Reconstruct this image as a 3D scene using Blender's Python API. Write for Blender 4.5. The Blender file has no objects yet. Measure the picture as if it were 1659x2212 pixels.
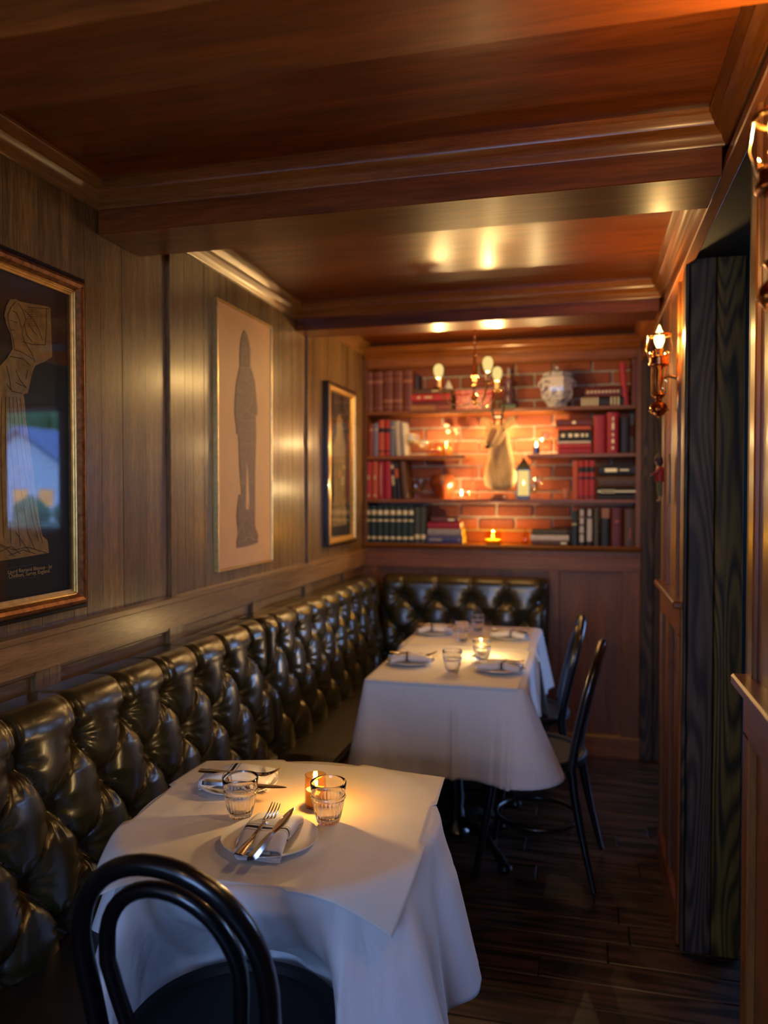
import bpy, math, random
from math import sin, cos, pi, radians, sqrt, exp, atan2
from mathutils import Vector, Matrix, noise
random.seed(7)
scn = bpy.context.scene
COL = scn.collection
# ------------------------------------------------------------------ camera
FPX, PW, PH, EYE = 1680.0, 1659, 2212, 1.45
RX = Vector((0.96844043, 0.00593273, -0.24917451))     # room axes in camera axes (right, down, forward)
RY = Vector((0.24924513, -0.02305157, 0.96816605))
RZ = Vector((0.0, -0.99971667, -0.02380278))
cam_d = bpy.data.cameras.new('camera')
cam = bpy.data.objects.new('camera', cam_d); COL.objects.link(cam); scn.camera = cam
rot = Matrix(((RX.x, -RX.y, -RX.z), (RY.x, -RY.y, -RY.z), (RZ.x, -RZ.y, -RZ.z)))
cam.matrix_world = Matrix.Translation((0, 0, EYE)) @ rot.to_4x4()
cam_d.sensor_fit = 'VERTICAL'; cam_d.sensor_height = 36; cam_d.lens = FPX * 36 / PH
cam_d.clip_start = 0.05
cam_d.dof.use_dof = True; cam_d.dof.focus_distance = 1.72; cam_d.dof.aperture_fstop = 2.1
# ------------------------------------------------------------------ sky, exposure
scn.view_settings.view_transform = 'Standard'; scn.view_settings.look = 'None'
scn.view_settings.gamma = 1; scn.view_settings.use_curve_mapping = False
scn.view_settings.exposure = 0.0
world = bpy.data.worlds.new('dusk_sky'); scn.world = world; world.use_nodes = True
wn = world.node_tree.nodes; wl = world.node_tree.links
bg = wn['Background']
tc = wn.new('ShaderNodeTexCoord'); sp = wn.new('ShaderNodeSeparateXYZ'); rp = wn.new('ShaderNodeValToRGB')
wl.new(tc.outputs['Generated'], sp.inputs[0]); wl.new(sp.outputs['Z'], rp.inputs[0]); wl.new(rp.outputs[0], bg.inputs[0])
rp.color_ramp.elements[0].position = 0.0; rp.color_ramp.elements[0].color = (0.37, 0.57, 1.0, 1)
rp.color_ramp.elements[1].position = 0.8; rp.color_ramp.elements[1].color = (0.15, 0.34, 1.0, 1)
bg.inputs[1].default_value = 14.5
WARM = (1.0, 0.60, 0.20)
FLAME = (1.0, 0.66, 0.27)
P_SCONCE, P_BULB, P_CANDLE, P_SHELF = 25.0, 19.0, 1.7, 3.6
P_ENTR = 9.0
def portal(name, loc, sx, sz, axis):
    """sampling portal that covers a window opening (adds no light of its own)"""
    l = bpy.data.lights.new(name, 'AREA'); l.shape = 'RECTANGLE'; l.size = sx; l.size_y = sz; l.cycles.is_portal = True
    o = bpy.data.objects.new(name, l); COL.objects.link(o)
    o.matrix_world = Matrix.Translation(loc) @ Vector(axis).to_track_quat('-Z', 'Z').to_matrix().to_4x4()
    return o
# ------------------------------------------------------------------ mesh helpers
class MB:
    def __init__(s): s.v = []; s.f = []
    def add(s, vs, fs):
        n = len(s.v); s.v += [tuple(p) for p in vs]; s.f += [tuple(i + n for i in q) for q in fs]; return s
    def box(s, x0, x1, y0, y1, z0, z1, b=0.0):
        if x1 < x0: x0, x1 = x1, x0
        if y1 < y0: y0, y1 = y1, y0
        if z1 < z0: z0, z1 = z1, z0
        if b <= 0:
            vs = [(x, y, z) for x in (x0, x1) for y in (y0, y1) for z in (z0, z1)]
            return s.add(vs, [(0, 1, 3, 2), (4, 6, 7, 5), (0, 4, 5, 1), (2, 3, 7, 6), (0, 2, 6, 4), (1, 5, 7, 3)])
        b = min(b, (x1 - x0) * .45, (y1 - y0) * .45, (z1 - z0) * .45)
        import itertools
        vs = []; idx = {}
        X = (x0, x1); Y = (y0, y1); Z = (z0, z1); sg = (1, -1)
        for i, j, k in itertools.product((0, 1), repeat=3):
            p = (X[i], Y[j], Z[k]); q = (p[0] + sg[i] * b, p[1] + sg[j] * b, p[2] + sg[k] * b)
            idx[i, j, k, 0] = len(vs); vs.append((p[0], q[1], q[2]))
            idx[i, j, k, 1] = len(vs); vs.append((q[0], p[1], q[2]))
            idx[i, j, k, 2] = len(vs); vs.append((q[0], q[1], p[2]))
        fs = []
        for i in (0, 1):
            fs.append([idx[i, 0, 0, 0], idx[i, 0, 1, 0], idx[i, 1, 1, 0], idx[i, 1, 0, 0]])
            fs.append([idx[0, i, 0, 1], idx[1, i, 0, 1], idx[1, i, 1, 1], idx[0, i, 1, 1]])
            fs.append([idx[0, 0, i, 2], idx[0, 1, i, 2], idx[1, 1, i, 2], idx[1, 0, i, 2]])
        for j in (0, 1):
            for k in (0, 1):
                fs.append([idx[0, j, k, 1], idx[1, j, k, 1], idx[1, j, k, 2], idx[0, j, k, 2]])
                fs.append([idx[j, 0, k, 0], idx[j, 1, k, 0], idx[j, 1, k, 2], idx[j, 0, k, 2]])
                fs.append([idx[j, k, 0, 0], idx[j, k, 1, 0], idx[j, k, 1, 1], idx[j, k, 0, 1]])
        for i, j, k in itertools.product((0, 1), repeat=3): fs.append([idx[i, j, k, 0], idx[i, j, k, 1], idx[i, j, k, 2]])
        c = Vector(((x0 + x1) / 2, (y0 + y1) / 2, (z0 + z1) / 2)); out = []
        for q in fs:
            a, d, e = (Vector(vs[t]) for t in q[:3]); n = (d - a).cross(e - a); m = (a + d + e) / 3 - c
            out.append(q if n.dot(m) > 0 else q[::-1])
        return s.add(vs, out)
    def lathe(s, prof, seg=24, c=(0, 0, 0), rfn=None, M=None):
        vs = []; fs = []
        for r, z in prof:
            for i in range(seg):
                a = 2 * pi * i / seg; rr = r if rfn is None else rfn(r, z, a)
                p = Vector((rr * cos(a), rr * sin(a), z))
                if M is not None: p = M @ p
                vs.append((p.x + c[0], p.y + c[1], p.z + c[2]))
        for j in range(len(prof) - 1):
            for i in range(seg):
                k = (i + 1) % seg; fs.append((j * seg + i, j * seg + k, (j + 1) * seg + k, (j + 1) * seg + i))
        return s.add(vs, fs)
    def tube(s, pts, r, seg=10, cap=True, closed=False):
        pts = [Vector(p) for p in pts]; n = len(pts); rr = r if isinstance(r, (list, tuple)) else [r] * n
        t0 = (pts[1] - pts[0]).normalized(); u = t0.orthogonal().normalized(); vs = []
        for i, p in enumerate(pts):
            if closed: t = (pts[(i + 1) % n] - pts[i - 1]).normalized()
            else: t = (pts[min(i + 1, n - 1)] - pts[max(i - 1, 0)]).normalized()
            u = (u - t * u.dot(t)).normalized(); w = t.cross(u)
            for k in range(seg):
                a = 2 * pi * k / seg; vs.append(p + (u * cos(a) + w * sin(a)) * rr[i])
        fs = []
        for i in range(n if closed else n - 1):
            j = (i + 1) % n
            for k in range(seg):
                m = (k + 1) % seg; fs.append((i * seg + k, i * seg + m, j * seg + m, j * seg + k))
        if cap and not closed: fs += [tuple(range(seg))[::-1], tuple(range((n - 1) * seg, n * seg))]
        return s.add(vs, fs)
    def prism(s, poly, axis, a, b):
        """2-D polygon extruded along an axis; poly gives the two other axes in x,y,z order"""
        n = len(poly)
        def P(q, t): return {'x': (t, q[0], q[1]), 'y': (q[0], t, q[1]), 'z': (q[0], q[1], t)}[axis]
        ar = sum(poly[i][0] * poly[(i + 1) % n][1] - poly[(i + 1) % n][0] * poly[i][1] for i in range(n))
        if axis == 'y': ar = -ar
        if a > b: a, b = b, a
        if ar < 0: poly = poly[::-1]
        vs = [P(q, a) for q in poly] + [P(q, b) for q in poly]
        fs = [tuple(range(n))[::-1], tuple(range(n, 2 * n))] + [(i, (i + 1) % n, n + (i + 1) % n, n + i) for i in range(n)]
        return s.add(vs, fs)
    def grid(s, fn, nu, nv, closed_u=False):
        vs = [fn(i / nu if closed_u else i / (nu - 1), j / (nv - 1)) for j in range(nv) for i in range(nu)]
        fs = []
        for j in range(nv - 1):
            for i in range(nu if closed_u else nu - 1):
                k = (i + 1) % nu; fs.append((j * nu + i, j * nu + k, (j + 1) * nu + k, (j + 1) * nu + i))
        return s.add(vs, fs)
    def shift(s, d): s.v = [(p[0] + d[0], p[1] + d[1], p[2] + d[2]) for p in s.v]; return s
    def xf(s, M): s.v = [tuple(M @ Vector(p)) for p in s.v]; return s
    def mesh(s, name, smooth=True, ang=35):
        me = bpy.data.meshes.new(name); me.from_pydata(s.v, [], s.f); me.update()
        if smooth:
            me.polygons.foreach_set('use_smooth', [True] * len(me.polygons)); me.set_sharp_from_angle(angle=radians(ang))
        return me
def link(name, me, mat, parent=None):
    o = bpy.data.objects.new(name, me); COL.objects.link(o)
    if mat is not None:
        if len(me.materials) == 0: me.materials.append(mat)
    if parent is not None: o.parent = parent
    return o
def part(name, mb, mat, parent, world=False, smooth=True, ang=35, label=None, kind=None):
    if world: mb.shift(-parent.location)
    o = link(name, mb.mesh(name, smooth, ang), mat, parent)
    if label: o['label'] = label
    if kind: o['kind'] = kind
    return o
def tag(o, label, cat, group=None):
    o['label'] = label; o['category'] = cat
    if group: o['group'] = group
    return o
def thing(name, label, cat, loc=(0, 0, 0), rz=0, group=None):
    o = bpy.data.objects.new(name, None); COL.objects.link(o); o.empty_display_size = .05
    o.location = loc; o.rotation_euler = (0, 0, rz); return tag(o, label, cat, group)
def struct(name, mb, mat, smooth=False):
    o = link(name, mb.mesh(name, smooth), mat); o['kind'] = 'structure'; return o
def copy_tree(o, loc=None, rz=None, label=None, parent=None):
    c = o.copy(); COL.objects.link(c)
    if parent is not None: c.parent = parent
    if loc is not None: c.location = loc
    if rz is not None: c.rotation_euler = (0, 0, rz)
    if label: c['label'] = label
    for ch in list(o.children): copy_tree(ch, parent=c)
    return c
def point(name, loc, power, color, radius, parent):
    l = bpy.data.lights.new(name, 'POINT'); l.energy = power; l.color = color; l.shadow_soft_size = radius
    o = bpy.data.objects.new(name, l); COL.objects.link(o); o.location = loc; o.parent = parent; return o
def ray(px, py):
    c = Vector(((px - PW / 2) / FPX, (py - PH / 2) / FPX, 1.0)); return Vector((RX.dot(c), RY.dot(c), RZ.dot(c)))
def on(px, py, ax, v):
    """point on the room plane axis=v that this measurement of the photograph refers to"""
    r = ray(px, py); o = Vector((0, 0, EYE)); return o + r * ((v - o[ax]) / r[ax])
# ------------------------------------------------------------------ materials
def new_mat(name):
    m = bpy.data.materials.new(name); m.use_nodes = True; return m, m.node_tree.nodes, m.node_tree.links, m.node_tree.nodes['Principled BSDF']
def plain(name, col, rough=.5, metal=0, coat=0, nz=0, nscale=30, bump=0, spec=.5, sss=0):
    m, n, l, b = new_mat(name)
    b.inputs['Base Color'].default_value = (*col, 1); b.inputs['Roughness'].default_value = rough
    b.inputs['Metallic'].default_value = metal; b.inputs['Coat Weight'].default_value = coat; b.inputs['Coat Roughness'].default_value = .1
    b.inputs['Specular IOR Level'].default_value = spec
    if nz or bump:
        t = n.new('ShaderNodeTexCoord'); x = n.new('ShaderNodeTexNoise'); x.inputs['Scale'].default_value = nscale; x.inputs['Detail'].default_value = 5
        l.new(t.outputs['Object'], x.inputs['Vector'])
        if nz:
            r = n.new('ShaderNodeValToRGB'); r.color_ramp.elements[0].position = .3; r.color_ramp.elements[1].position = .7
            r.color_ramp.elements[0].color = (*[c * (1 - nz) for c in col], 1); r.color_ramp.elements[1].color = (*[min(1, c * (1 + nz)) for c in col], 1)
            l.new(x.outputs['Fac'], r.inputs[0]); l.new(r.outputs[0], b.inputs['Base Color'])
        if bump:
            bp = n.new('ShaderNodeBump'); bp.inputs['Strength'].default_value = bump; bp.inputs['Distance'].default_value = .002
            l.new(x.outputs['Fac'], bp.inputs['Height']); l.new(bp.outputs[0], b.inputs['Normal'])
    return m
def wood(name, dark, light, grain='y', rough=.35, fine=60, coat=0.3, bump=.25, rings=0.0, aniso=0.0, contrast=(.3, .7), stretch=1.6, pore=.72, spec=.4):
    """varnished timber: streaks stretched along the grain, fine pores, optional cathedral figure"""
    m, n, l, b = new_mat(name)
    t = n.new('ShaderNodeTexCoord'); oi = n.new('ShaderNodeObjectInfo'); ad = n.new('ShaderNodeVectorMath'); ad.operation = 'ADD'
    sc = n.new('ShaderNodeVectorMath'); sc.operation = 'SCALE'; sc.inputs['Scale'].default_value = 13.0
    cb = n.new('ShaderNodeCombineXYZ'); [l.new(oi.outputs['Random'], cb.inputs[k]) for k in range(3)]
    l.new(cb.outputs[0], sc.inputs[0]); l.new(t.outputs['Object'], ad.inputs[0]); l.new(sc.outputs[0], ad.inputs[1])
    g = 'xyz'.index(grain)
    def mapped(cross, along):
        mp = n.new('ShaderNodeMapping'); s3 = [cross] * 3; s3[g] = along; mp.inputs['Scale'].default_value = s3
        l.new(ad.outputs[0], mp.inputs['Vector']); return mp
    def nz(mp, det, dist=0):
        x = n.new('ShaderNodeTexNoise'); x.inputs['Scale'].default_value = 1; x.inputs['Detail'].default_value = det
        x.inputs['Distortion'].default_value = dist; l.new(mp.outputs[0], x.inputs['Vector']); return x
    big = nz(mapped(14, .8 * stretch), 4, .4); por = nz(mapped(fine * 5, fine * .35), 3); mid = nz(mapped(fine, stretch * 2.2), 4, .3)
    mx = n.new('ShaderNodeMath'); mx.operation = 'MULTIPLY_ADD'; mx.inputs[1].default_value = .5
    l.new(mid.outputs['Fac'], mx.inputs[0]); hb = n.new('ShaderNodeMath'); hb.operation = 'MULTIPLY'; hb.inputs[1].default_value = .5
    l.new(big.outputs['Fac'], hb.inputs[0]); l.new(hb.outputs[0], mx.inputs[2]); fac = mx.outputs[0]
    if rings:
        wv = n.new('ShaderNodeTexNoise'); wv.inputs['Detail'].default_value = 1; wv.inputs['Scale'].default_value = 1; l.new(mapped(9, .9).outputs[0], wv.inputs['Vector'])
        s1 = n.new('ShaderNodeMath'); s1.operation = 'MULTIPLY'; s1.inputs[1].default_value = rings; l.new(wv.outputs['Fac'], s1.inputs[0])
        s2 = n.new('ShaderNodeMath'); s2.operation = 'SINE'; l.new(s1.outputs[0], s2.inputs[0])
        s3 = n.new('ShaderNodeMath'); s3.operation = 'MULTIPLY_ADD'; s3.inputs[1].default_value = .22; l.new(s2.outputs[0], s3.inputs[0]); l.new(fac, s3.inputs[2]); fac = s3.outputs[0]
    r = n.new('ShaderNodeValToRGB'); r.color_ramp.elements[0].position = contrast[0]; r.color_ramp.elements[1].position = contrast[1]
    r.color_ramp.elements[0].color = (*dark, 1); r.color_ramp.elements[1].color = (*light, 1); l.new(fac, r.inputs[0])
    pr = n.new('ShaderNodeMapRange'); pr.inputs['From Min'].default_value = .35; pr.inputs['From Max'].default_value = .6; pr.inputs['To Min'].default_value = .72; pr.inputs['To Min'].default_value = pore; l.new(por.outputs['Fac'], pr.inputs[0])
    mc = n.new('ShaderNodeMix'); mc.data_type = 'RGBA'; mc.blend_type = 'MULTIPLY'; mc.inputs[0].default_value = 1
    l.new(r.outputs[0], mc.inputs[6]); l.new(pr.outputs[0], mc.inputs[7])
    # each board a little lighter or darker than the next
    hv = n.new('ShaderNodeHueSaturation'); mr = n.new('ShaderNodeMapRange'); mr.inputs['To Min'].default_value = .82; mr.inputs['To Max'].default_value = 1.16
    l.new(oi.outputs['Random'], mr.inputs[0]); l.new(mr.outputs[0], hv.inputs['Value']); l.new(mc.outputs[2], hv.inputs['Color']); l.new(hv.outputs[0], b.inputs['Base Color'])
    bp = n.new('ShaderNodeBump'); bp.inputs['Strength'].default_value = bump; bp.inputs['Distance'].default_value = .0015
    l.new(mid.outputs['Fac'], bp.inputs['Height']); l.new(bp.outputs[0], b.inputs['Normal'])
    b.inputs['Roughness'].default_value = rough; b.inputs['Coat Weight'].default_value = coat; b.inputs['Coat Roughness'].default_value = .22
    b.inputs['Specular IOR Level'].default_value = spec
    return m
def glass(name, col=(1, 1, 1), rough=0.0, ior=1.45):
    m, n, l, b = new_mat(name)
    b.inputs['Base Color'].default_value = (*col, 1); b.inputs['Transmission Weight'].default_value = 1; b.inputs['Roughness'].default_value = rough; b.inputs['IOR'].default_value = ior
    return m
def thin_glass(name, tint=(1, 1, 1), refl=1.0, rough=.02, ior=1.5):
    m, n, l, b = new_mat(name); out = n['Material Output']
    tr = n.new('ShaderNodeBsdfTransparent'); tr.inputs[0].default_value = (*tint, 1)
    gl = n.new('ShaderNodeBsdfGlossy'); gl.inputs['Roughness'].default_value = rough
    ge = n.new('ShaderNodeNewGeometry'); dt = n.new('ShaderNodeVectorMath'); dt.operation = 'DOT_PRODUCT'; l.new(ge.outputs['Incoming'], dt.inputs[0]); l.new(ge.outputs['Normal'], dt.inputs[1])
    ab = n.new('ShaderNodeMath'); ab.operation = 'ABSOLUTE'; l.new(dt.outputs['Value'], ab.inputs[0]); iv = n.new('ShaderNodeMath'); iv.operation = 'SUBTRACT'; iv.inputs[0].default_value = 1; l.new(ab.outputs[0], iv.inputs[1])
    pw = n.new('ShaderNodeMath'); pw.operation = 'POWER'; pw.inputs[1].default_value = 5; l.new(iv.outputs[0], pw.inputs[0]); fr = n.new('ShaderNodeMath'); fr.operation = 'MULTIPLY_ADD'; fr.inputs[1].default_value = .95; fr.inputs[2].default_value = .045; l.new(pw.outputs[0], fr.inputs[0])
    mu = n.new('ShaderNodeMath'); mu.operation = 'MULTIPLY'; mu.inputs[1].default_value = refl; mu.use_clamp = True
    mx = n.new('ShaderNodeMixShader'); l.new(fr.outputs[0], mu.inputs[0]); l.new(mu.outputs[0], mx.inputs[0]); l.new(tr.outputs[0], mx.inputs[1]); l.new(gl.outputs[0], mx.inputs[2])
    l.new(mx.outputs[0], out.inputs[0]); n.remove(b); return m
def glow(name, col, strength, clear=.0):
    """something that gives off light; `clear` lets the lamp inside shine through the envelope"""
    m, n, l, b = new_mat(name); out = n['Material Output']; n.remove(b)
    e = n.new('ShaderNodeEmission'); e.inputs[0].default_value = (*col, 1); e.inputs[1].default_value = strength
    if clear:
        tr = n.new('ShaderNodeBsdfTransparent'); mx = n.new('ShaderNodeMixShader'); mx.inputs[0].default_value = clear
        l.new(e.outputs[0], mx.inputs[1]); l.new(tr.outputs[0], mx.inputs[2]); l.new(mx.outputs[0], out.inputs[0])
    else: l.new(e.outputs[0], out.inputs[0])
    return m
OAK_Z = wood('oak_wall_board', (.090, .050, .016), (.31, .185, .072), 'z', rough=.38, coat=.45, bump=.35, stretch=1.0, pore=.5)
OAK_Y = wood('oak_rail', (.13, .070, .023), (.33, .19, .072), 'y', rough=.36, coat=.5, bump=.3)
OAK_X = wood('oak_moulding_cross', (.12, .032, .005), (.32, .105, .018), 'x', rough=.3, coat=.3, bump=.3)
MOULD_Y = wood('oak_moulding_long', (.12, .050, .010), (.32, .155, .040), 'y', rough=.3, coat=.5, bump=.3)
MAH_X = wood('mahogany_ceiling_panel', (.085, .018, .002), (.26, .062, .007), 'x', rough=.36, spec=.3, coat=.22, bump=.12, fine=30)
MAH_Y = wood('mahogany_long', (.15, .036, .005), (.32, .09, .014), 'y', rough=.32, coat=.3, bump=.15)
MAH_Z = wood('mahogany_upright', (.13, .036, .005), (.31, .105, .018), 'z', rough=.36, coat=.3, bump=.15)
SHELF_X = wood('bookcase_timber', (.14, .042, .006), (.34, .11, .018), 'x', rough=.45, coat=.1, bump=.15)
SHELF_Z = wood('bookcase_upright_timber', (.09, .028, .004), (.26, .09, .014), 'z', rough=.45, coat=.1, bump=.15)
DARKJ = wood('weathered_dark_board', (.024, .014, .008), (.095, .060, .036), 'z', rough=.55, coat=0, bump=.8, rings=90, fine=40)
OLIVEJ = wood('olive_grained_board', (.030, .019, .002), (.20, .120, .018), 'z', rough=.5, coat=.1, bump=.8, rings=110, fine=30, contrast=(.25, .62))
FLOORW = wood('floor_board', (.012, .006, .003), (.085, .040, .021), 'x', rough=.36, coat=.15, bump=.5, rings=50, fine=35)
BLACKW = plain('black_bentwood', (.004, .004, .005), rough=.28, coat=.35)
BLACKS = plain('black_seat_panel', (.004, .004, .005), rough=.6)
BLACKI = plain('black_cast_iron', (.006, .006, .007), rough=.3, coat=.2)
SHADOW = plain('dark_underlay', (.006, .004, .003), rough=.8)  # even near-black base for slabs, cores and hidden boards
LINEN = plain('white_linen', (.78, .77, .78), rough=.85, nz=.03, nscale=500, bump=.15, spec=.2)
_n, _l = LINEN.node_tree.nodes, LINEN.node_tree.links; _t = _n.new('ShaderNodeTexCoord'); _m = _n.new('ShaderNodeMapping'); _m.inputs['Scale'].default_value = (1, 1, .35); _x = _n.new('ShaderNodeTexNoise'); _x.inputs['Scale'].default_value = 16; _x.inputs['Detail'].default_value = 2; _x.inputs['Distortion'].default_value = .8
_b = _n.new('ShaderNodeBump'); _b.inputs['Strength'].default_value = .5; _b.inputs['Distance'].default_value = .012; _l.new(_t.outputs['Object'], _m.inputs[0]); _l.new(_m.outputs[0], _x.inputs['Vector']); _l.new(_x.outputs['Fac'], _b.inputs['Height']); _l.new(_b.outputs[0], _n['Principled BSDF'].inputs['Normal'])
PAPER = plain('white_table_paper', (.82, .78, .70), rough=.7, nz=.03, nscale=14, bump=.8, spec=.25)
CHINA = plain('white_china', (.80, .79, .77), rough=.12, coat=.5)
STEEL = plain('stainless_steel', (.55, .50, .46), rough=.16, metal=1)
BRASS = plain('polished_brass', (.62, .36, .12), rough=.2, metal=1)
REDBRASS = plain('coppery_brass', (.50, .20, .08), rough=.2, metal=1)
GOLD = plain('gold_leaf', (.75, .50, .18), rough=.33, metal=1, nz=.15, nscale=60, bump=.2)
GILT = plain('gilt_lettering', (.70, .50, .20), rough=.4, metal=.7)
REDGOLD = plain('rubbed_red_gold', (.30, .12, .04), rough=.35, metal=.75, nz=.5, nscale=70, bump=.3)
BLACKLAC = plain('black_lacquer', (.008, .008, .010), rough=.2, coat=.5)
PAGES = plain('book_page_edges', (.50, .40, .26), rough=.85, nz=.15, nscale=300)
WAX = plain('candle_wax', (.75, .6, .35), rough=.5)
WICK = plain('candle_wick', (.02, .015, .01), rough=.9)
TUMBLER = glass('clear_tumbler_glass')
CLEAR = thin_glass('clear_goblet_glass', (.95, .93, .9), 1.5)
AMBER = thin_glass('amber_ribbed_glass', (.98, .76, .46), 1.6, .05)
PANE = thin_glass('picture_glass', (.94, .94, .94), 1.15, .0)
WPANE = thin_glass('window_glass', (.96, .97, .98), .6, .0)
FLAMEM = glow('candle_flame', (1, .62, .22), 55)
BULBM = glow('frosted_bulb', (1.0, .74, .24), 1.05, clear=.30)
FLAMEBULB = glow('bright_bulb', (1.0, .62, .22), 7.0, clear=.35)
# ================================================================== SETTING
LX, RXW, BY = -1.27, .30, 4.45            # left wall, right wall, bookcase front
CZ = {0: 2.28, 1: 2.275, 2: 2.305, 3: 2.33}
# floor: slab and separate boards laid across the room
fl = struct('floor', MB().box(-1.4, 3.9, -2.4, 6.7, -.1, -.012), SHADOW)
random.seed(3)
y = -.6
while y < 4.45:
    w = .118; x = -1.27; xs = [x]
    while xs[-1] < .95: xs.append(min(.95, xs[-1] + random.uniform(.75, 1.7)))
    for a, b_ in zip(xs[:-1], xs[1:]):
        if b_ - a < .05: continue
        mb = MB().box(-(b_ - a) / 2 + .001, (b_ - a) / 2 - .001, .0012, w - .0012, -.014, random.uniform(-.0012, 0), .0022)
        o = part('floor_board', mb, FLOORW, fl, smooth=False); o.location = ((a + b_) / 2, y, 0)
    y += w
# ceiling slab and the panel of each bay
ce = struct('ceiling', MB().box(-1.4, 3.9, -2.4, 6.7, 2.36, 2.44), SHADOW)
BEAMS = [(1.02, 1.22, 2.145), (1.847, 2.05, 2.145), (3.325, 3.50, 2.185)]
for a, b_, z, nm in ((-2.4, 1.05, CZ[0], 0), (1.2, 1.9, CZ[1], 1), (2.0, 3.4, CZ[2], 2), (3.45, 4.5, CZ[3], 3)):
    part('ceiling_panel', MB().box(-1.3, .31, a, b_, z, z + .03), MAH_X, ce, smooth=False)
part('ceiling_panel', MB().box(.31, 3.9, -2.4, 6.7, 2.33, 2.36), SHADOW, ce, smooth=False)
CROWN = [(0, 0), (.008, 0), (.010, .006), (.014, .010), (.016, .018), (.024, .028), (.034, .036), (.036, .044), (.040, .048), (.043, .056), (.047, .060), (.047, .068), (0, .068)]
def crown_x(mb, y, z, sgn, x0=-1.26, x1=.30, k=1.0):        # along x, projecting in -y (sgn=-1)
    mb.prism([(y + sgn * p * k, z + q) for p, q in CROWN], 'x', x0, x1)
def crown_y(mb, x, z, sgn, y0, y1):
    mb.prism([(x + sgn * p, z + q) for p, q in CROWN], 'y', y0, y1)
tn = 1
for i, (a, b_, z) in enumerate(BEAMS):
    o = struct('trim_%d' % tn, MB().box(-1.268, .288, a, b_, z, 2.36, .002), MAH_X); tn += 1
    m = MB(); zc = CZ[i] - .068 if i else 2.21
    crown_x(m, a, zc, -1); part('crown_moulding', m, OAK_X, o)
    m = MB(); crown_x(m, b_, CZ[i + 1] - .068, 1); part('crown_moulding', m, OAK_X, o)
m = MB()
for k, (a, b_) in enumerate(((-2.2, 1.02), (1.22, 1.847), (2.05, 3.325), (3.5, 4.45))):
    crown_y(m, LX, CZ[k] - .068, 1, a, b_)
o = struct('trim_%d' % tn, m, MOULD_Y, True); tn += 1
m = MB()
for k, (a, b_) in enumerate(((-2.2, 1.02), (1.22, 1.847), (2.05, 3.325), (3.5, 4.45))):
    crown_y(m, RXW, CZ[k] - .068, -1, a, b_)
o = struct('trim_%d' % tn, m, wood('mahogany_moulding', (.12, .032, .004), (.32, .10, .016), 'y', rough=.28, coat=.6, bump=.25), True); tn += 1
# left wall: slab, veneer boards, battens, chair rail, stiles
wl_ = struct('wall_left', MB().box(-1.40, -1.284, -2.4, 4.9, -.05, 2.36), SHADOW)
random.seed(11)
for a, b_ in ((.55, 1.15), (1.15, 2.20), (2.235, 3.455), (3.49, 4.45)):
    y = a
    while y < b_ - .01:
        w = random.choice([.055, .07, .08, .10, .12]); e = min(b_, y + w)
        if b_ - e < .03: e = b_
        part('wall_board', MB().box(-1.29, LX + random.uniform(-.0012, 0), y + .0004, e - .0004, 1.10, 2.33, .0007), OAK_Z, wl_, smooth=False); y = e
for yy in (1.15, 2.218, 3.472):
    part('batten', MB().box(-1.28, -1.258, yy - .018, yy + .018, 1.10, 2.33, .003), OAK_Z, wl_, smooth=False)
part('panel_field', MB().box(-1.284, LX, -2.2, .55, .0, 2.33), OAK_Z, wl_, smooth=False)
part('lower_panel', MB().box(-1.284, -1.274, .5, 4.45, 0, 1.04), OAK_Y, wl_, smooth=False)
part('chair_rail', MB().prism([(-1.28, 1.03), (-1.248, 1.03), (-1.248, 1.105), (-1.243, 1.108), (-1.243, 1.122), (-1.28, 1.126)], 'y', .3, 4.45), OAK_Y, wl_, smooth=False)
for yy in (1.62, 2.235, 2.865, 3.46, 4.05):
    part('stile', MB().box(-1.28, -1.258, yy - .045, yy + .045, .5, 1.03, .002), OAK_Z, wl_, smooth=False)
part('rail_bead', MB().box(-1.28, -1.262, .5, 4.45, 1.016, 1.03, .003), OAK_Y, wl_, smooth=False)
# back wall: brick behind the shelves, wood wainscot below
wb = struct('wall_back', MB().box(-1.40, .49, 4.708, 4.82, -.05, 2.40), plain('lime_mortar', (.42, .36, .28), rough=.95, nz=.2, nscale=80, bump=.6))
BRICKM, n, l, b = new_mat('red_brick')
oi = n.new('ShaderNodeObjectInfo'); r = n.new('ShaderNodeValToRGB'); t = n.new('ShaderNodeTexCoord'); x = n.new('ShaderNodeTexNoise'); x.inputs['Scale'].default_value = 35; x.inputs['Detail'].default_value = 6
r.color_ramp.elements[0].color = (.16, .045, .022, 1); r.color_ramp.elements[1].color = (.42, .13, .055, 1)
r.color_ramp.elements.new(.5).color = (.32, .085, .038, 1)
ad = n.new('ShaderNodeVectorMath'); ad.operation = 'ADD'; l.new(t.outputs['Object'], ad.inputs[0]); l.new(oi.outputs['Location'], ad.inputs[1]); l.new(ad.outputs[0], x.inputs['Vector'])
m1 = n.new('ShaderNodeMath'); m1.operation = 'MULTIPLY_ADD'; m1.inputs[1].default_value = .7; l.new(oi.outputs['Random'], m1.inputs[0]); s = n.new('ShaderNodeMath'); s.operation = 'MULTIPLY'; s.inputs[1].default_value = .35
l.new(x.outputs['Fac'], s.inputs[0]); l.new(s.outputs[0], m1.inputs[2]); l.new(m1.outputs[0], r.inputs[0]); l.new(r.outputs[0], b.inputs['Base Color'])
bp = n.new('ShaderNodeBump'); bp.inputs['Strength'].default_value = .7; bp.inputs['Distance'].default_value = .004; l.new(x.outputs['Fac'], bp.inputs['Height']); l.new(bp.outputs[0], b.inputs['Normal']); b.inputs['Roughness'].default_value = .85
bm_full = MB().box(-.104, .104, -.012, .012, -.0325, .0325, .005).mesh('brick', False); bm_half = MB().box(-.049, .049, -.012, .012, -.0325, .0325, .005).mesh('brick', False)
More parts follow.
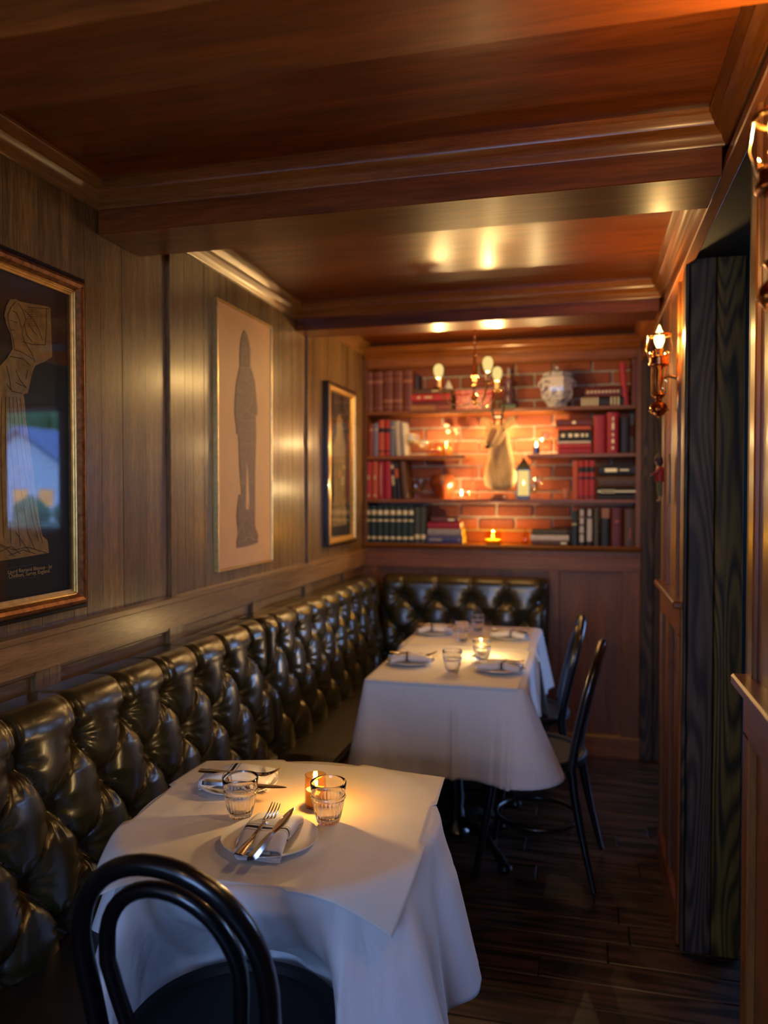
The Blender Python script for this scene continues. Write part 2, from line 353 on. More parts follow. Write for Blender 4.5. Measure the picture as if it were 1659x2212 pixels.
random.seed(5); row = 0; z = 1.155
while z < 2.22:
    x0 = -1.28 + (0 if row % 2 else .11)
    if row % 2 == 0: o = link('brick', bm_half, BRICKM, wb); o.location = (-1.225, 4.704, z + .035)
    for k in range(8):
        cx_ = x0 + .11 + k * .22
        if cx_ > .36: break
        o = link('brick', bm_full, BRICKM, wb); o.location = (cx_, 4.704 + random.uniform(-.003, .003), z + .035); o.rotation_euler = (0, random.uniform(-.006, .006), 0)
    z += .0775; row += 1
part('wainscot_panel', MB().box(-1.28, .30, 4.44, 4.47, 0, 1.13), SHELF_Z, wb, smooth=False)
for x0, x1 in ((-1.28, -1.18), (-.19, -.13), (.20, .30)): part('stile', MB().box(x0, x1, 4.425, 4.445, .1, 1.04, .003), SHELF_Z, wb, smooth=False)
part('wainscot_rail', MB().box(-1.25, .30, 4.423, 4.446, 1.02, 1.10, .003), SHELF_X, wb, smooth=False)
struct('baseboard_back', MB().prism([(4.42, 0), (4.445, 0), (4.445, .12), (4.43, .12), (4.42, .105)], 'x', -.6, .30), SHELF_X)
# bookcase
bc = thing('bookcase', 'built-in dark wood bookcase in front of the brick back wall', 'bookcase', (-.49, 4.5, 1.13))
S1, S2, S3, S4 = 1.934, 1.672, 1.418, 1.158
part('side_panel', MB().box(-1.268, -1.25, 4.45, 4.69, 1.13, 2.33), SHELF_Z, bc, True, False)
part('side_panel', MB().box(.272, .298, 4.45, 4.69, 1.13, 2.33), SHELF_Z, bc, True, False)
for nm, zt, x0, x1 in (('shelf', S1, -1.25, .272), ('shelf', S2, -1.25, -.665), ('shelf', S2, -.315, .272), ('shelf', S3, -1.25, .272)):
    part(nm, MB().box(x0, x1, 4.452, 4.69, zt - .022, zt, .003), SHELF_X, bc, True, False)
part('ledge', MB().prism([(4.44, S4 - .03), (4.69, S4 - .03), (4.69, S4), (4.425, S4), (4.42, S4 - .008), (4.425, S4 - .02)], 'x', -1.265, .298), SHELF_X, bc, True, False)
part('frieze_board', MB().box(-1.25, .272, 4.452, 4.48, 2.185, 2.33, .002), SHELF_X, bc, True, False)
m = MB(); crown_x(m, 4.452, 2.33 - .095, -1, -1.262, .292, 1.4); part('cornice', m, OAK_X, bc, True)
part('frieze_bead', MB().box(-1.25, .272, 4.444, 4.456, 2.185, 2.197, .003), SHELF_X, bc, True, False)
# right wall: near pier, header over the openings, far pier, end post
wr = struct('wall_right', MB().box(.318, .49, -.1, 4.60, 2.175, 2.36), SHADOW)
part('header_board', MB().box(.30, .32, -.1, 4.60, 2.175, 2.33, .002), MAH_Y, wr, smooth=False)
part('header_edging', MB().box(.292, .325, -.1, 4.60, 2.160, 2.184, .003), MAH_Y, wr, smooth=False)
def pier(y0, y1, tag_end):
    part('pier_core', MB().box(.324, .486, y0 + .02, y1 - .02, 0, 2.175), SHADOW, wr, smooth=False)
    part('wall_panel', MB().box(.312, .326, y0, y1, 1.09, 2.175), MAH_Z, wr, smooth=False)
    for a, b_ in ((y0, y0 + .045), (y1 - .045, y1), (y0 + .17, y0 + .19), (y1 - .19, y1 - .17)):
        part('stile', MB().box(.302, .314, a, b_, 1.09, 2.165, .003), MAH_Z, wr, smooth=False)
    part('lower_panel', MB().box(.312, .326, y0, y1, .1, 1.09), MAH_Z, wr, smooth=False)
    for a, b_ in ((y0, y0 + .05), (y1 - .05, y1), ((y0 + y1) / 2 - .025, (y0 + y1) / 2 + .025)):
        part('lower_stile', MB().box(.296, .314, a, b_, .1, 1.00, .003), MAH_Z, wr, smooth=False)
    part('lower_rail', MB().box(.296, .314, y0, y1, .99, 1.085, .003), MAH_Y, wr, smooth=False)
    part('skirting', MB().box(.292, .314, y0, y1, 0, .11, .004), MAH_Y, wr, smooth=False)
    part('cap_rail', MB().box(.274, .334, y0 - .005, y1 + .005, 1.084, 1.106, .004), MAH_Y, wr, smooth=False)
pier(.62, 1.60, 1); pier(2.62, 3.28, 1)
def jamb(y, cols):
    for x0, x1, mt in cols: part('jamb_board', MB().box(x0 + .0015, x1 - .0015, y - .02, y + .02, 0, 2.19, .003), mt, wr, smooth=False)
jamb(2.605, ((.300, .314, DARKJ), (.314, .392, DARKJ), (.392, .476, OLIVEJ)))
jamb(3.295, ((.300, .39, DARKJ), (.39, .486, DARKJ)))
jamb(1.615, ((.304, .39, DARKJ), (.39, .486, DARKJ)))
jamb(4.43, ((.30, .365, DARKJ), (.365, .43, DARKJ), (.43, .49, DARKJ)))
jamb(.615, ((.312, .49, DARKJ),))
part('pier_core', MB().box(.30, .486, 4.45, 4.60, 0, 2.175), SHADOW, wr, smooth=False)
# neighbouring dining room and entrance behind the camera
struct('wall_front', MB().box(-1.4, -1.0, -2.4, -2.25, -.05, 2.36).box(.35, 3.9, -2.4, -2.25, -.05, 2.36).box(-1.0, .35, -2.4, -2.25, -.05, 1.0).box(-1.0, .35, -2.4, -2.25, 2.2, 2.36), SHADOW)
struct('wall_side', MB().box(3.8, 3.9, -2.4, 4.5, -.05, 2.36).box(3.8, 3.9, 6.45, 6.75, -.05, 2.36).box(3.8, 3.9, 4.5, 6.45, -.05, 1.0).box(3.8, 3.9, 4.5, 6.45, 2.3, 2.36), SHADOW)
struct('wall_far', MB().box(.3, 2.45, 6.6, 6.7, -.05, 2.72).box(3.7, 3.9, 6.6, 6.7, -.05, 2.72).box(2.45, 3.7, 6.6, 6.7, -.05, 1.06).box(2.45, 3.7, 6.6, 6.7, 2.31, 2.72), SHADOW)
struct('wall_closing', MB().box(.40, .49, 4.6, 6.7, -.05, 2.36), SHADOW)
WFR = plain('painted_window_timber', (.10, .09, .08), rough=.5)
def window(name, x0, x1, y0, y1, z0, z1, along):
    w_ = .05; m = MB()
    o = struct(name, MB().box(x0, x1, y0, y1, z0, z0 + w_), WFR)
    part('window_frame', MB().box(x0, x1, y0, y1, z1 - w_, z1), WFR, o, smooth=False)
    if along == 'x':
        for a in (x0, x1 - w_): part('window_frame', MB().box(a, a + w_, y0, y1, z0, z1), WFR, o, smooth=False)
        ym = (y0 + y1) / 2; part('pane', MB().box(x0, x1, ym - .003, ym + .003, z0, z1), WPANE, o, smooth=False)
    else:
        for a in (y0, y1 - w_): part('window_frame', MB().box(x0, x1, a, a + w_, z0, z1), WFR, o, smooth=False)
        xm = (x0 + x1) / 2; part('pane', MB().box(xm - .003, xm + .003, y0, y1, z0, z1), WPANE, o, smooth=False)
    return o
window('window_1', 2.45, 3.7, 6.61, 6.66, 1.06, 2.31, 'x')
window('window_2', 3.82, 3.87, 4.5, 6.45, 1.0, 2.3, 'y')
window('window_3', -1.0, .35, -2.35, -2.30, 1.0, 2.2, 'x')
portal('window_portal_far', (3.075, 6.72, 1.685), 1.25, 1.25, (0, -1, 0))
portal('window_portal_side', (3.92, 5.475, 1.65), 1.95, 1.3, (-1, 0, 0))
portal('window_portal_front', (-.325, -2.42, 1.6), 1.35, 1.2, (0, 1, 0))
# outdoors, seen only as a reflection in the picture glass
GRASS = plain('grass_ground', (.05, .09, .03), rough=.9, nz=.4, nscale=3)
g = struct('ground', MB().box(-15, 80, 7.2, 90, -.6, -.4), GRASS)
LEAF = plain('tree_foliage', (.06, .16, .05), rough=.8, nz=.5, nscale=6)
HWALL = plain('white_clapboard', (.75, .76, .78), rough=.7); HROOF = plain('slate_blue_roof', (.10, .16, .26), rough=.7, nz=.2, nscale=20)
hs = thing('house', 'white gabled house with a blue-grey roof mirrored in the picture glass', 'house', (34.6, 45, -.4))
part('gable_wall', MB().prism([(-5, 0), (5, 0), (5, 2.6), (0, 6.0), (-5, 2.6)], 'y', 0, 8), HWALL, hs, smooth=False)
part('roof', MB().prism([(-5.5, 2.3), (0, 6.05), (5.5, 2.3), (5.5, 2.6), (0, 6.4), (-5.5, 2.6)], 'y', -.4, 8.3), HROOF, hs, smooth=False)
part('side_wing', MB().box(-20, -3, 1.5, 8, 0, 2.6), HWALL, hs, smooth=False)
part('wing_roof', MB().prism([(1.0, 2.5), (4.75, 6.7), (8.5, 2.5)], 'x', -20.3, -1), HROOF, hs, smooth=False)
WG = glow('lit_window_pane', (1, .6, .25), 4)
for xx in (-2.6, -.6, 1.4): part('window', MB().box(xx, xx + 1.1, -.05, 0, 1.0, 2.1), WG, hs, smooth=False)
for k in range(12): part('clapboard_line', MB().box(-4.9 + max(0, (k * .45 - 2.2) * 1.47), 4.9 - max(0, (k * .45 - 2.2) * 1.47), -.03, 0, .4 + k * .45, .45 + k * .45), HROOF, hs, smooth=False)
TL = ('tall green tree mirrored at the far left behind the house', 'tall green tree mirrored above the wing roof', 'tallest green tree mirrored behind the gable', 'green tree mirrored right of the house', 'low leafy bush mirrored left in front of the house', 'low leafy bush mirrored under the gable', 'low leafy bush mirrored right in front of the house')
for k, (tx, ty, s_) in enumerate(((24, 62, 5.6), (36, 66, 6.4), (48, 68, 7.0), (60, 66, 6.2), (17.0, 27, .95), (20.5, 28.5, .85), (24, 27.5, .95))):
    tr = thing('garden_tree', TL[k], 'tree', (tx, ty, -.4))
    m = MB(); random.seed(k)
    for j in range(9):
        c = Vector((random.gauss(0, s_ * .35), random.gauss(0, s_ * .2), s_ * random.uniform(.7, 1.5))); r_ = s_ * random.uniform(.35, .6)
        m.lathe([(r_ * sin(a * pi / 7) + .001, c.z - r_ * cos(a * pi / 7)) for a in range(8)], 10, (c.x, c.y, 0), rfn=lambda r, z, a: r * (1 + .25 * noise.noise((3 * cos(a), 3 * sin(a), z * 2))))
    part('crown', m, LEAF, tr, kind='stuff'); part('trunk', MB().tube([(0, 0, 0), (0, 0, s_)], s_ * .06, 8), WFR, tr)
# ================================================================== BANQUETTES
LEATHER, n, l, b = new_mat('dark_olive_leather')
t = n.new('ShaderNodeTexCoord'); x = n.new('ShaderNodeTexNoise'); x.inputs['Scale'].default_value = 9; x.inputs['Detail'].default_value = 4; l.new(t.outputs['Object'], x.inputs['Vector'])
r = n.new('ShaderNodeValToRGB'); r.color_ramp.elements[0].color = (.016, .013, .004, 1); r.color_ramp.elements[1].color = (.044, .036, .011, 1); l.new(x.outputs['Fac'], r.inputs[0]); l.new(r.outputs[0], b.inputs['Base Color'])
v = n.new('ShaderNodeTexVoronoi'); v.inputs['Scale'].default_value = 420; l.new(t.outputs['Object'], v.inputs['Vector'])
x2 = n.new('ShaderNodeTexNoise'); x2.inputs['Scale'].default_value = 28; x2.inputs['Detail'].default_value = 6; x2.inputs['Distortion'].default_value = 1.5; l.new(t.outputs['Object'], x2.inputs['Vector'])
b1 = n.new('ShaderNodeBump'); b1.inputs['Strength'].default_value = .08; b1.inputs['Distance'].default_value = .001; l.new(v.outputs['Distance'], b1.inputs['Height'])
b2 = n.new('ShaderNodeBump'); b2.inputs['Strength'].default_value = .22; b2.inputs['Distance'].default_value = .004; l.new(x2.outputs['Fac'], b2.inputs['Height']); l.new(b1.outputs[0], b2.inputs['Normal']); l.new(b2.outputs[0], b.inputs['Normal'])
b.inputs['Roughness'].default_value = .30; b.inputs['Coat Weight'].default_value = .35; b.inputs['Coat Roughness'].default_value = .22; b.inputs['Specular IOR Level'].default_value = .65
SEATL = plain('dark_brown_seat_leather', (.012, .007, .004), rough=.5, bump=.1, nscale=200)
def tuft(s, z, L, sp, s0, z1, dz):
    """puffed height of buttoned leather at position s along and height z; buttons at rows z1-k*dz"""
    p = (s - s0) / sp; q = (z1 - z) / dz
    if q < 0:
        c = sin(pi * p) ** 2; dep = .32 + .68 * exp(-((q / .30) ** 2)); 
        cr = 1 - dep * exp(-c * (130 - 106 * exp(-((q / .4) ** 2))))
    else:
        a = p + q / 2; b_ = p - q / 2; c = abs(sin(pi * a) * sin(pi * b_)); cr = 1 - .62 * exp(-c * 14)
    c2 = min(1, c) ** .5
    if q < 0: g_ = exp(-((q / .22) ** 2)); c2 = c2 * g_ + (1 - g_) * (1 - .25 * exp(-c * 10))
    k = max(0, round(q)); pk = round(p - (k % 2) / 2) + (k % 2) / 2
    dx = (p - pk) * sp; dy = (q - k) * dz; d = sqrt(dx * dx + dy * dy); th = atan2(dy, dx)
    h = .020 * cr + .018 * c2 - .034 * exp(-(d / .030) ** 1.25)
    f = exp(-((d - .038) / .026) ** 2)
    sd = k * 7.3 + round(pk * 2) * 3.7
    h += .0036 * f * sin(th * 9 + sd + 2.5 * sin(th * 2 + sd)) * min(1, q * 2 + 1.2 if q < 0 else 1)
    h += .004 * noise.noise((s * 7, z * 7, sd * 0 + 3.1))
    e = min(s, L - s); h -= .05 * exp(-e / .016)
    return h
def banquette(label, loc, rz, L, s0, step, ncol, nrows=4, z1=.885, dz=.13, seat=.37, seat_from=0):
    """local x runs along the bench, local -y faces the diner; the wall is local y=0"""
    root = thing('banquette', label, 'banquette', loc, rz, 'tufted leather banquettes')
    ZT, ZB = .975, .44
    def F(u, v):
        s = u * L
        if v < .8:
            z = ZB + (ZT - .05 - ZB) * v / .8; h = tuft(s, z, L, .195, s0, z1, dz); y = .10 + .05 * (1 - (z - ZB) / (ZT - .05 - ZB)) + h
        else:
            a = (v - .8) / .2; h = tuft(s, ZT - .05, L, .195, s0, z1, dz); h = h * (1 - .6 * a) + .030 * .6 * a; y0 = .10 + .001 + h
            if a < .6: g = a / .6 * pi / 2; y = y0 - .055 * (1 - cos(g)); z = ZT - .05 + (.052 + h * .3) * sin(g)
            else: g = (a - .6) / .4; y = (y0 - .055) * (1 - g) + .004 * g; z = ZT + .002 + h * .3 - .004 * g
        return (s, -y, z)
    part('backrest', MB().grid(F, int(L / step), int(.62 / step)), LEATHER, root, ang=80)
    bmh = MB().lathe([(.0001, .006), (.006, .0052), (.010, .002), (.011, -.002)], 12, M=Matrix.Rotation(pi / 2, 4, 'X')).mesh('button')
    for k in range(nrows):
        j = -1
        while True:
            s = s0 + (j + (k % 2) / 2) * .195; j += 1
            if s < .04: continue
            if s > L - .04: break
            z = z1 - k * dz; h = tuft(s, z, L, .195, s0, z1, dz)
            o = link('button', bmh, LEATHER, root); o.location = (s, -(.10 + .05 * (1 - (z - ZB) / (ZT - .05 - ZB)) + h + .001), z)
    m = MB()
    def Sf(u, v):
        s = seat_from + u * (L - seat_from); e = min(s - seat_from, L - s, .04) / .04; y = .12 + (seat - .12) * v
        z = .465 + .012 * sin(pi * v) * sqrt(e) - .02 * (1 - sqrt(e)); return (s, -y, z)
    m.grid(Sf, 40, 12); m.box(seat_from + .004, L - .004, -seat, -.10, .41, .456, .012); part('seat_cushion', m, SEATL, root)
    part('seat_edge_trim', MB().box(seat_from, L, -seat - .006, -seat + .01, .392, .412, .004), OAK_X, root)
    part('plinth', MB().box(seat_from, L, -seat + .01, -.02, 0, .40), SHADOW, root, smooth=False)
    part('back_board', MB().box(0.003, L - .003, -.10, -.004, .05, .955), SHADOW, root, smooth=False)
    return root
# buttons of row one seen at y = 1.37 1.554 1.754 1.944 2.15
banquette('near stretch of dark olive button-tufted banquette along the left wall', (LX + .01, .55, 0), pi / 2, 2.115, .035, .0055, 9)
banquette('far stretch of dark olive button-tufted banquette along the left wall', (LX + .01, 2.67, 0), pi / 2, 1.62, .12, .008, 9)
banquette('dark button-tufted banquette back along the bookcase wall', (-1.12, 4.418, 0), 0, .93, .125, .008, 4, nrows=4, z1=.865, dz=.11, seat=.30, seat_from=.24)
# ================================================================== PICTURES ON THE LEFT WALL
def ring(root, nm, mat, y0, y1, z0, z1, prof, xw=LX):
    """mitred frame moulding: prof = (inset, height off the wall)"""
    m = MB(); N = len(prof)
    for (ins, hh) in prof:
        m.v += [(xw + hh, y0 + ins, z0 + ins), (xw + hh, y1 - ins, z0 + ins), (xw + hh, y1 - ins, z1 - ins), (xw + hh, y0 + ins, z1 - ins)]
    for j in range(N - 1):
        for k in range(4):
            a = j * 4 + k; b_ = j * 4 + (k + 1) % 4; m.f.append((a, b_, b_ + 4, a + 4))
    return part(nm, m, mat, root, True, ang=25)
def flat(root, nm, mat, pts, x, th=.0012, label=None):
    """flat printed shape given by its outline measured on the picture plane"""
    P = [on(px, py, 0, x) for px, py in pts]; m = MB().prism([(p.y, p.z) for p in P], 'x', x - th, x)
    return part(nm, m, mat, root, True, False, label=label)
def lines(root, nm, mat, segs, x, w=.0016):
    m = MB()
    for s in segs:
        P = [on(px, py, 0, x) for px, py in s]
        for a, b_ in zip(P[:-1], P[1:]):
            d = Vector((0, b_.y - a.y, b_.z - a.z)); ln = d.length
            if ln < 1e-6: continue
            d /= ln; q = Vector((0, -d.z, d.y)) * w / 2; a2 = a - d * w * .3; b2 = b_ + d * w * .3
            m.add([a2 - q, b2 - q, b2 + q, a2 + q], [(0, 1, 2, 3)])
    return part(nm, m, mat, root, True, False)
NAVY = plain('midnight_mount', (.010, .011, .020), rough=.6)
RUB = plain('brass_rubbing_gold', (.36, .26, .12), rough=.55, nz=.28, nscale=45, metal=.15)
RUBD = plain('rubbing_dark_line', (.035, .024, .012), rough=.7)
p = thing('framed_picture', 'large gilt-framed gold figure of a woman on a dark ground, nearest picture', 'picture', (LX, 1.46, 1.16))
y0, y1, z0, z1 = 1.13, 1.752, 1.157, 1.998
ring(p, 'outer_edge', BLACKLAC, y0, y1, z0, z1, [(0, 0), (0, .026), (.003, .030), (.010, .030), (.012, .022)])
ring(p, 'moulding', REDGOLD, y0, y1, z0, z1, [(.010, .022), (.011, .030), (.016, .037), (.023, .040), (.031, .037), (.037, .029), (.038, .024)])
ring(p, 'inner_slip', GOLD, y0, y1, z0, z1, [(.038, .022), (.038, .028), (.042, .029), (.0425, .025), (.046, .025), (.0465, .021), (.052, .021), (.052, .010)])
part('mount', MB().box(LX, LX + .012, y0 + .03, y1 - .03, z0 + .03, z1 - .03), NAVY, p, True, False)
XA = LX + .0135
flat(p, 'figure_print', RUB, [(22, 647), (34, 646), (45, 652), (103, 662), (109, 666), (113, 771), (96, 781), (76, 790), (70, 805), (60, 850), (51, 851), (54, 874), (56, 905), (66, 970), (75, 1041), (86, 1131), (92, 1158), (103, 1167), (106, 1194), (90, 1197), (56, 1203), (0, 1212), (-60, 1216), (-62, 1190), (-45, 1150), (-40, 1050), (-34, 960), (-26, 900), (-34, 850), (-24, 812), (-4, 795), (14, 775), (28, 754), (24, 722), (14, 700), (10, 681), (14, 662)], XA)
lines(p, 'figure_lines', RUBD, [
    [(34, 652), (24, 664), (17, 680), (20, 705), (28, 730), (31, 752)], [(40, 655), (50, 672), (56, 690), (50, 708), (48, 722), (54, 740), (70, 765), (76, 782)],
    [(28, 672), (36, 676), (42, 690), (47, 708)], [(52, 668), (72, 690), (84, 712), (92, 735)], [(100, 668), (101, 700), (98, 745)], [(49, 738), (70, 744), (98, 745)], [(30, 695), (37, 696)], [(22, 692), (26, 693)], [(24, 712), (32, 714)],
    [(60, 664), (104, 667)], [(53, 700), (58, 724), (70, 738)], [(62, 700), (72, 716), (82, 726)], [(30, 755), (46, 760), (72, 776)], [(22, 770), (50, 775), (66, 790)], [(14, 790), (20, 812), (24, 842)], [(34, 800), (44, 822), (56, 836)], [(14, 830), (26, 845), (48, 850)], [(34, 826), (58, 838)], [(60, 800), (56, 820)],
    [(-6, 858), (-12, 960), (-16, 1060), (-14, 1150)], [(4, 858), (2, 960), (4, 1060), (8, 1160)], [(12, 858), (12, 960), (18, 1060), (24, 1175)], [(20, 858), (24, 960), (32, 1060), (44, 1180)], [(28, 858), (34, 950), (46, 1060), (60, 1150), (76, 1188)], [(36, 858), (44, 950), (58, 1050), (70, 1120), (84, 1170)], [(44, 860), (50, 940), (64, 1030), (76, 1110), (92, 1172)],
    [(-30, 1180), (0, 1176), (30, 1188), (60, 1182), (100, 1194)], [(0, 1192), (24, 1180), (44, 1196)], [(20, 1200), (50, 1188), (76, 1196)], [(34, 1150), (54, 1178), (66, 1194)], [(-20, 1168), (14, 1186), (30, 1202)]], XA + .0006)
m = []
for a in range(6):
    for b_ in range(8): px = 58 + a * 4 + (b_ % 2) * 2; py = 668 + b_ * 5; m.append([(px, py), (px + 2.2, py + 2.6)])
lines(p, 'headdress_lattice', RUBD, m, XA + .0008, .0013)
GREYL = plain('caption_grey_line', (.10, .12, .13), rough=.7)
lines(p, 'caption_border', GREYL, [[(14.5, 1228), (81, 1218), (81, 1246.5), (15, 1251), (14.5, 1228)]], XA, .0010)
def wall_text(root, body, px, py, size, mat, x, w):
    cu = bpy.data.curves.new('caption_text', 'FONT'); cu.body = body; cu.size = size; cu.extrude = .0002
    tmp = bpy.data.objects.new('caption_text', cu); COL.objects.link(tmp); bpy.context.view_layer.update()
    me = bpy.data.meshes.new_from_object(tmp.evaluated_get(bpy.context.evaluated_depsgraph_get())); bpy.data.objects.remove(tmp)
    xs = [v_.co.x for v_ in me.vertices]; k = w / (max(xs) - min(xs)); a = on(px, py, 0, x) - root.location
    o = link('caption_text', me, mat, root)
    for v_ in me.vertices: c = v_.co.copy(); v_.co = (a.x + c.z + .0006, a.y + c.x * k, a.z + c.y)
    return o
wall_text(p, 'Laurd Raynard Blensue - by', 16, 1240, .0125, GILT, XA, .150)
wall_text(p, 'Chidham, Surrey, England.', 18, 1249.5, .0130, GILT, XA, .140)
part('glass', MB().box(LX + .018, LX + .0195, y0 + .045, y1 - .045, z0 + .045, z1 - .045), PANE, p, True, False)
# second picture: pale panel with a knight rubbing
TAN = plain('tan_print_paper', (.64, .34, .11), rough=.5, nz=.06, nscale=8)
KN = plain('knight_brown_ink', (.17, .085, .025), rough=.55, nz=.3, nscale=60); KNL = plain('knight_fine_line', (.33, .19, .08), rough=.6)
p = thing('framed_picture', 'tall slim gold-framed brown rubbing of an armoured knight on tan paper', 'picture', (LX, 2.78, 1.16))
y0, y1, z0, z1 = 2.515, 3.01, 1.17, 2.14
ring(p, 'frame', GOLD, y0, y1, z0, z1, [(0, 0), (0, .017), (.001, .019), (.006, .019), (.007, .016)])
XB = LX + .0165
part('print', MB().box(LX, XB - .002, y0 + .008, y1 - .008, z0 + .008, z1 - .008), TAN, p, True, False)
flat(p, 'knight_figure', KN, [(527.7, 712.6), (534, 722), (538, 740), (540.7, 753), (540.7, 791), (546, 806), (551, 826), (555.7, 880), (556, 896), (552, 898), (553.4, 938), (552.5, 980), (551.4, 1025), (551, 1135), (554, 1146), (558, 1155), (557, 1172.6), (535, 1180), (512.3, 1184), (512, 1170), (515.8, 1152), (513, 1130), (511.8, 1112), (516.7, 1068.5), (522.5, 1068.5), (521, 1040), (518, 1005), (517, 970), (515.8, 938), (511.5, 936), (512, 926), (509.4, 909), (507.6, 890), (508, 870), (511, 831), (514, 812), (518.7, 793.6), (518.4, 770), (519.6, 747), (522, 728)], XB)
flat(p, 'leg_gap', TAN, [(532.5, 992), (536, 1030), (538.5, 1083), (537, 1103), (534, 1098), (531.2, 1102), (532, 1040)], XB + .0008)
lines(p, 'knight_lines', KNL, [[(524, 755), (532, 752), (537, 756)], [(525, 765), (526, 780)], [(534, 763), (534, 782)], [(521, 795), (540, 794)], [(514, 832), (518, 860), (526, 878), (532, 886)], [(549, 832), (544, 866), (538, 880), (532, 886), (526, 892), (518, 900)], [(532, 886), (544, 896), (553, 900)], [(513, 888), (516, 905), (530, 910), (551, 908)], [(516, 925), (534, 934), (552, 926)], [(518, 960), (535, 958), (551, 962)], [(533, 935), (534, 985)], [(520, 1040), (530, 1044)], [(540, 1040), (551, 1038)], [(516, 1150), (524, 1130), (530, 1168), (540, 1150), (550, 1168)], [(520, 1172), (538, 1160), (552, 1166)], [(518, 1100), (524, 1140)]], XB + .0005, .0022)
# third picture: dark with gold frame
p = thing('framed_picture', 'dark gold-framed picture nearest the bookcase', 'picture', (LX, 3.95, 1.18))
y0, y1, z0, z1 = 3.70, 4.185, 1.18, 2.015
ring(p, 'outer_edge', BLACKLAC, y0, y1, z0, z1, [(0, 0), (0, .030), (.008, .032), (.010, .026)])
ring(p, 'moulding', GOLD, y0, y1, z0, z1, [(.010, .024), (.014, .034), (.024, .036), (.036, .028), (.042, .018), (.046, .010)])
part('mount', MB().box(LX, LX + .012, y0 + .03, y1 - .03, z0 + .03, z1 - .03), NAVY, p, True, False)
flat(p, 'figure_print', RUB, [(733, 893), (739, 905), (741, 935), (747, 965), (746, 1010), (745, 1060), (748, 1120), (749, 1133), (718, 1138), (722, 1060), (721, 1000), (719, 965), (726, 935), (727, 905)], LX + .0135)
part('glass', MB().box(LX + .018, LX + .0195, y0 + .03, y1 - .03, z0 + .03, z1 - .03), PANE, p, True, False)
# ================================================================== TABLES, CLOTHS, PAPERS
TZ = .745
def pedestal(root, cx_, cy_, h_):
    m = MB().lathe([(.0, .05), (.055, .05), (.06, .07), (.04, .10), (.03, .16), (.036, .20), (.028, .26), (.026, .5), (.034, .56), (.03, .6), (.05, h_ - .02), (.05, h_)], 20, (cx_, cy_, 0)); part('column', m, BLACKI, root, True)
    for k in range(4):
        a = pi / 4 + k * pi / 2 + .1; pts = []; rr = []
        for j in range(9):
            u = j / 8; d = .03 + .25 * u; z = .11 - .085 * u + .03 * sin(pi * u) - .0; pts.append((cx_ + d * cos(a), cy_ + d * sin(a), z)); rr.append(.020 - .005 * u + .004 * sin(u * 22))
        m = MB().tube(pts, rr, 8); e = pts[-1]; m.lathe([(.001, 0), (.024, .002), (.03, .012), (.026, .026), (.012, .034), (.001, .036)], 10, (e[0], e[1], 0)); part('foot', m, BLACKI, root, True)
TOPM = plain('table_board', (.08, .05, .03), rough=.6)
def skirt(root_name, label, base, hang, flare, fold, nv=26, ztop=TZ + .004, group=None, post=None, centre=None):
    """cloth: flat top inside `base` outline, then folds that fall over the edge"""
    n_ = len(base); cx_ = sum(p[0] for p in base) / n_; cy_ = sum(p[1] for p in base) / n_
    def N(i):
        a = base[i - 1]; b_ = base[(i + 1) % n_]; d = Vector((b_[0] - a[0], b_[1] - a[1])).normalized(); return d.y, -d.x
    m = MB(); vs = []; rows = []
    for g in (.0001, .35, .7, .93, 1.0): rows.append([(cx_ + (p[0] - cx_) * g, cy_ + (p[1] - cy_) * g, ztop) for p in base])
    for j in range(1, nv + 1):
        v = j / nv; row = []
        for i, p in enumerate(base):
            nx, ny = N(i); u = i / n_; H = hang(u); e = v * H
            r_ = .008; off = r_ * (1 - exp(-e / r_)) + flare(u) * (v ** 1.1) * H / .36 + fold(u, v) * min(1, v * 3)
            z = ztop - max(0, e - r_ * .6 * (1 - exp(-e / r_))); q = (p[0] + nx * off, p[1] + ny * off, z)
            row.append(post(q, u, v) if post else q)
        rows.append(row)
    for r_ in rows: vs += r_
    for j in range(len(rows) - 1):
        for i in range(n_):
            k = (i + 1) % n_; m.f.append((j * n_ + i, j * n_ + k, (j + 1) * n_ + k, (j + 1) * n_ + i))
    m.v = vs; o = link(root_name, m.mesh(root_name, True, 80), LINEN); md = o.modifiers.new('thickness', 'SOLIDIFY'); md.thickness = .0012; md.offset = -1
    return tag(o, label, 'tablecloth', group)
# --- near round table
C1 = (-.625, 1.585); R1 = .325
t1 = thing('dining_table', 'round table under white cloth nearest the camera', 'table', (C1[0], C1[1], 0))
part('tabletop', MB().lathe([(.001, TZ - .028), (R1 - .006, TZ - .028), (R1 - .002, TZ - .02), (R1 - .002, TZ - .004), (R1 - .006, TZ), (.001, TZ)], 64, (C1[0], C1[1], 0)), TOPM, t1, True)
pedestal(t1, C1[0], C1[1], TZ - .028)
NN = 360
base = [(C1[0] + R1 * cos(2 * pi * i / NN), C1[1] + R1 * sin(2 * pi * i / NN)) for i in range(NN)]
def ang(u): return 2 * pi * u
def hang1(u):
    a = ang(u); return min(.60, .52 / max(abs(cos(a)), abs(sin(a))) - R1 + .14)
def flare1(u):
    a = ang(u); c = abs(sin(2 * a)) ** 1.5; f = .030 + .05 * c
    d = atan2(sin(a + pi / 5), cos(a + pi / 5)); return f + .03 * exp(-(d / .35) ** 2)
def fold1(u, v):
    a = ang(u); v = v ** .75; return .065 * v * (.5 + .5 * sin(8 * a + .6)) ** 3 + .045 * v * (.5 + .5 * sin(13 * a + 2.3)) ** 3 + .010 * v * (.5 + .5 * sin(21 * a + 1)) ** 2 - .012 * v
SC = (-.64, 1.305)      # seat of the pushed-in chair
